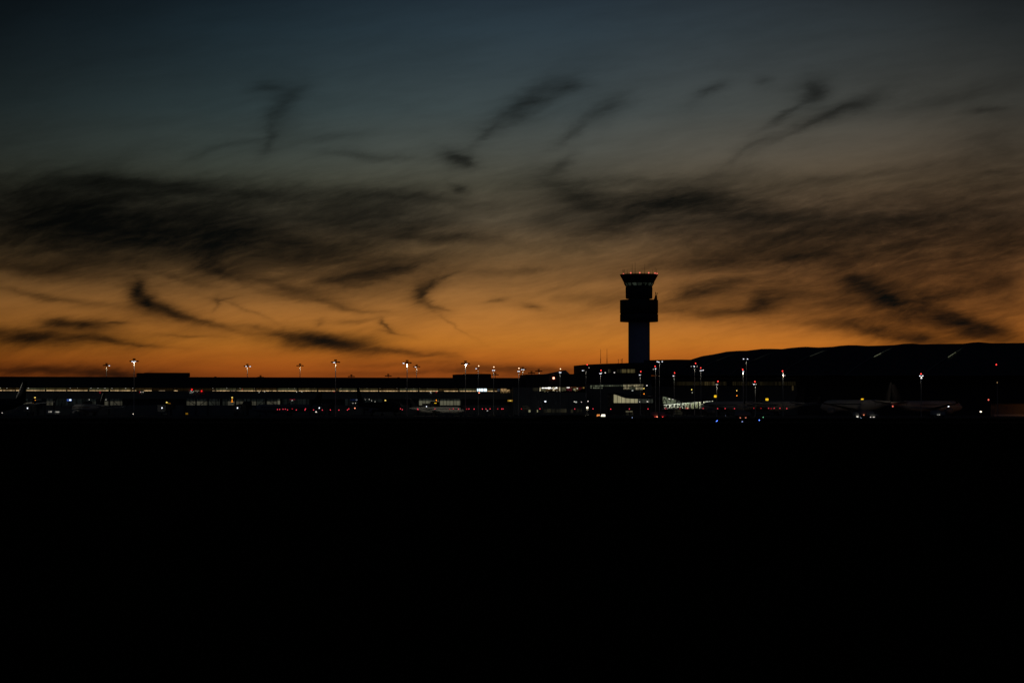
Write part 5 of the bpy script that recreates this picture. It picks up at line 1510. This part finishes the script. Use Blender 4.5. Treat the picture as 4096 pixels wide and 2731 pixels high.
# ------------------------------------------------------------------ service vehicles, cargo containers, small lamps
def vehicle(px, Y, label, kind='van', tail=None, head=None, rz=0, marks=()):
    x = X(px, Y)
    t = thing('service_' + kind, label, 'service vehicle', (x, Y, 0), 0, 'service vehicles on the apron')
    if kind == 'van':
        b = MB(); b.prism([(x - 2.4, .45), (x + 2.4, .45), (x + 2.4, 1.2), (x + 1.7, 1.35), (x + 1.1, 2.25), (x - 2.4, 2.3)], Y - .95, Y + .95); b.build('body', M['van'], t)
        b = MB(); b.prism([(x + 1.62, 1.38), (x + 1.12, 2.12), (x + .55, 2.14), (x + .55, 1.38)], Y - .97, Y + .97); b.build('window', M['glass_dark'], t)
        ws = (-1.5, 1.5)
    else:
        b = MB(); b.prism([(x - 3.2, .5), (x + 2.0, .5), (x + 2.0, 1.0), (x - 3.2, 1.0)], Y - 1.1, Y + 1.1); b.build('chassis', M['steel'], t)
        b = MB(); b.prism([(x + 1.0, 1.0), (x + 2.9, 1.0), (x + 2.9, 1.7), (x + 2.5, 2.5), (x + 1.0, 2.5)], Y - 1.05, Y + 1.05); b.build('cab', M['van'], t)
        b = MB(); b.box(x - 3.2, x + .9, Y - 1.15, Y + 1.15, 1.02, 2.9); b.build('cargo_box', M['van'], t)
        ws = (-2.4, 2.0)
    for w_ in ws:
        for s_ in (-1, 1):
            b = MB(); b.tube((x + w_, Y + s_ * .98 - .12, .38), (x + w_, Y + s_ * .98 + .12, .38), .38, n=14); b.build('wheel', M['rubber'], t)
    for (lx, ly, m, r) in marks:
        q = P(lx, ly, Y - 1.3)
        b = MB(); b.cbox(q, (r * 2, .2, r * 1.4)); b.build('tail_light' if m.startswith('red') or m == 'beacon' else 'lamp', M[m], t)
    return t
M['tail_hot'] = emat('tail_lamp_hot', (1.0, 0.30, 0.16), 2.4)
vehicle(215, 1090, 'dark loader with a row of white lights before the second airliner from the left', 'truck', marks=[(195, 1646.5, 'lens_soft', .08), (198.5, 1646.3, 'lens_soft', .07), (204, 1646.2, 'lens_soft', .16), (222, 1646.6, 'white_dim', .14), (228, 1646.8, 'lens_soft', .16), (233, 1647, 'lens_soft', .12), (238, 1646.6, 'white_dim', .12)])
vehicle(2625, 985, 'dark van with two glowing rear lamps left below the lit boarding bridge', 'van', marks=[(2620.3, 1666.7, 'red', .13), (2628.3, 1666.3, 'tail_hot', .22)])
vehicle(2654, 980, 'dark van with a single red rear lamp below the left end of the lit bridge', 'van', marks=[(2651, 1667, 'red', .15)])
vehicle(2972, 930, 'dark truck with two widely spaced red rear lamps under the grey airliner', 'truck', marks=[(2961, 1671.3, 'tail_hot', .2), (2982.8, 1671.2, 'tail_hot', .2)])
vehicle(3434, 1010, 'van with a pale lit side parked by the warm-lit nose wheel', 'van', marks=[(3430, 1667, 'lens_soft', .42), (3437, 1660, 'white_dim', .22), (3442.5, 1667, 'white_dim', .18), (3439, 1653, 'white_dim', .28)])
vehicle(3466, 1008, 'truck with two reddish lamps right of the warm-lit nose wheel', 'truck', marks=[(3455.5, 1659.3, 'tail_hot', .15), (3476, 1659.8, 'tail_hot', .17)])
vehicle(3490, 985, 'van with a cluster of small white lamps below the pale tailplane', 'van', marks=[(3482.5, 1668, 'lens_soft', .2), (3493, 1668.2, 'lens_soft', .18), (3497, 1668, 'lens_soft', .18), (3498, 1671, 'lens_soft', .14), (3482, 1671, 'white_dim', .12)])
vehicle(3752, 1000, 'dark truck with a tiny strip of white lamps under the rightmost airliner', 'truck', marks=[(3750, 1658.5, 'white_dim', .12), (3754, 1658.6, 'white_dim', .12), (3758, 1658.3, 'lens_soft', .1)])

def container(px0, px1, y0, label, m='clad'):
    Y = 1085
    x0, x1 = X(px0, Y), X(px1, Y)
    zt = max(1.2, Z(y0, Y))
    t = thing('cargo_container', label, 'cargo container', ((x0 + x1) / 2, Y, 0), 0, 'cargo containers in a line on the apron')
    b = MB(); b.prism([(x0, .45), (x1 - .25, .45), (x1, .75), (x1, zt), (x0, zt)], Y, Y + 1.5); b.build('box', M[m], t)
    b = MB(); b.box(x0 - .1, x1 + .1, Y - .05, Y + 1.55, .3, .44); b.build('dolly', M['steel'], t)
    for w_ in (x0 + .25, x1 - .25):
        b = MB(); b.tube((w_, Y - .2, .2), (w_, Y - .06, .2), .2, n=10); b.build('wheel', M['rubber'], t)
CC = [(1752, 1763, 1651), (1775, 1787, 1650.5), (1801, 1811, 1651), (1840, 1848, 1652), (1857, 1868, 1651), (1895, 1906, 1649.5), (1941, 1951, 1650), (1989, 2003, 1649.5), (2021, 2032, 1648.8), (2078, 2085, 1649.5), (2090, 2099, 1649.5), (2105, 2117, 1649), (2125, 2136, 1649.2), (2147, 2159, 1649)]
for i, (a, c, y0) in enumerate(CC):
    where = 'under the pale regional jet' if i < 5 else 'right of the pale regional jet'
    container(a, c, y0, 'dim cargo container %s, %s from the left there' % (where, ORD[i if i < 5 else i - 5]))
b = MB()
lamps = [(2421, 1490.3, 'lens_soft', 1300, .3, 'white lamp, left of two on the dim window row below the tower'), (2457.5, 1489.5, 'lens_soft', 1300, .3, 'white lamp, right of two on the dim window row below the tower'),
         (1916.3, 1570.5, 'tail_hot', 1290, .35, 'reddish lamp under the bright white shop windows of the pier'), (2181.5, 1605.2, 'lens_white', 1293, .42, 'blue-white lamp on the concourse wall below the planters'), (2297.5, 1605.8, 'lens_soft', 1293, .24, 'small white lamp on the concourse wall, left of a close trio'),
         (2304, 1607.6, 'white_dim', 1293, .5, 'pale strip lamp on the concourse wall, middle of a close trio'), (2325.7, 1607.8, 'lens_soft', 1293, .2, 'tiny white lamp on the concourse wall, right of a close trio'), (2352, 1604.4, 'lens_soft', 1293, .3, 'white lamp at the right end of the concourse wall'),
         (2587.5, 1541.5, 'lens_soft', 1300, .3, 'white lamp right of the cream lit windows'), (2530, 1561.5, 'white_dim', 1300, .4, 'pale lamp below the cream lit windows'), (1264.5, 1646.8, 'lens_soft', 1140, .32, 'white lamp low on the apron left of a streak of light'), (1419.5, 1632, 'tail_hot', 1200, .28, 'orange lamp below the dark blue screen'),
         (1461, 1632, 'lens_soft', 1200, .18, 'tiny white lamp right of the orange one below the dark blue screen'), (534, 1655, 'lens_warm', 1100, .26, 'warm low lamp on the apron under the tall mast by the plant room'), (747, 1654, 'sign_dim', 1100, .55, 'dim yellowish lamp low on the apron under the plant room'), (8.5, 1650.6, 'lens_soft', 1090, .16, 'tiny white lamp at the very left edge of the apron'),
         (1949.6, 1642, 'white_dim', 1180, .3, 'small pale lamp over the line of cargo containers'), (3794, 1625, 'lens_white', 1100, .3, 'blue-white lamp at the nose of the rightmost airliner'), (3923, 1646, 'lens_warm', 1092, .38, 'warm white lamp at the end of the pale kerb on the right')]
for (px, py, m, Y, r, lab) in lamps:
    q = P(px, py, Y)
    t = thing('wall_lamp' if Y > 1250 else 'apron_lamp', lab, 'lamp', (q.x, q.y, q.z - r if Y > 1250 else 0))
    b = MB(); b.cbox(q, (r * 2, .2, r * 1.3)); b.build('lens', M[m], t)
    b = MB(); b.cbox((q.x, q.y + .22, q.z + .05), (r * 2 + .12, .2, r * 1.3 + .14)); b.build('housing', M['black'], t)
    if Y <= 1250:
        b = MB(); b.tube((q.x, q.y + .22, 0), (q.x, q.y + .22, q.z), .06, n=6); b.build('post', M['steel'], t)
# big lamp on its pale cabinet left of the orange sign
q = P(2349.5, 1630, 1180)
t = thing('light_tower', 'bright round lamp over a pale yellow-banded cabinet, below the block at the tower foot', 'light tower', (q.x, q.y, 0))
sphere_at((q.x, q.y, q.z), 0.50, 'lens', 'lens_warm', t)
b = MB(); b.cbox((q.x, q.y, q.z - .95), (1.1, .5, .5)); b.build('cabinet', M['cream_room'], t)  # cabinet is given its own glow to look lamplit
b = MB(); b.tube((q.x, q.y + .3, 0), (q.x, q.y + .3, q.z), .1, n=8).cbox((q.x, q.y, .35), (1.3, 1.2, .5)); b.build('mast', M['steel'], t)
lamp('SPOT', 'tower_light', (q.x, q.y - 1.2, q.z - .2), 500, (1, .9, .65), t, .2, math.radians(120), .8)
# lit streaks: low kerbs and wing edges catching the floodlights
MB().box(X(3640, 930), X(3930, 930), 929, 932, 0.0, 0.14).build('kerb', M['concrete'], kind='structure')

# ------------------------------------------------------------------ orange-lit shed at the right edge
SF = Face(3950, 1105, 4140, 1095)
sh = thing('maintenance_shed', 'ribbed shed bathed in orange light at the right edge', 'shed', SF.pt(SF.u(4040), 5, 0))
b = MB(); SF.box(b, 3962, 4160, 1616, 1664.5, 0, 14); b.build('wall', M['shed'], sh)
b = MB()
k = 3964
while k < 4158:
    SF.box(b, k, k + 1.6, 1617, 1656, -.14, 0)
    k += 6.2
b.build('ribs', M['shed'], sh)
b = MB(); SF.box(b, 3958, 4162, 1612.5, 1615.8, -.8, 14.4); b.build('roof', M['roof'], sh)
b = MB(); SF.box(b, 3975, 4160, 1656.5, 1664, -.35, -.142); b.build('lit_pavement_band', M['white'], sh)  # white band stands in for the lit pavement at the shed foot
q = SF.p(4230, 1600, -14.0)
wl_ = thing('wall_lamp', 'orange sodium lamp over the right-hand shed, just past the picture edge', 'lamp', (q.x, q.y, q.z))
b = MB(); b.cbox((q.x, q.y, q.z), (.5, .35, .14)); b.build('lens', emat('sodium', (1.0, 0.42, 0.06), 4), wl_)
b = MB(); b.bar((q.x, q.y, q.z + .15), (q.x, q.y + 14, q.z + .3), .1); b.build('bracket', M['steel'], wl_)
lamp('POINT', 'sodium_light', (q.x, q.y, q.z - .4), 900, (1.0, 0.36, 0.06), wl_, .25)
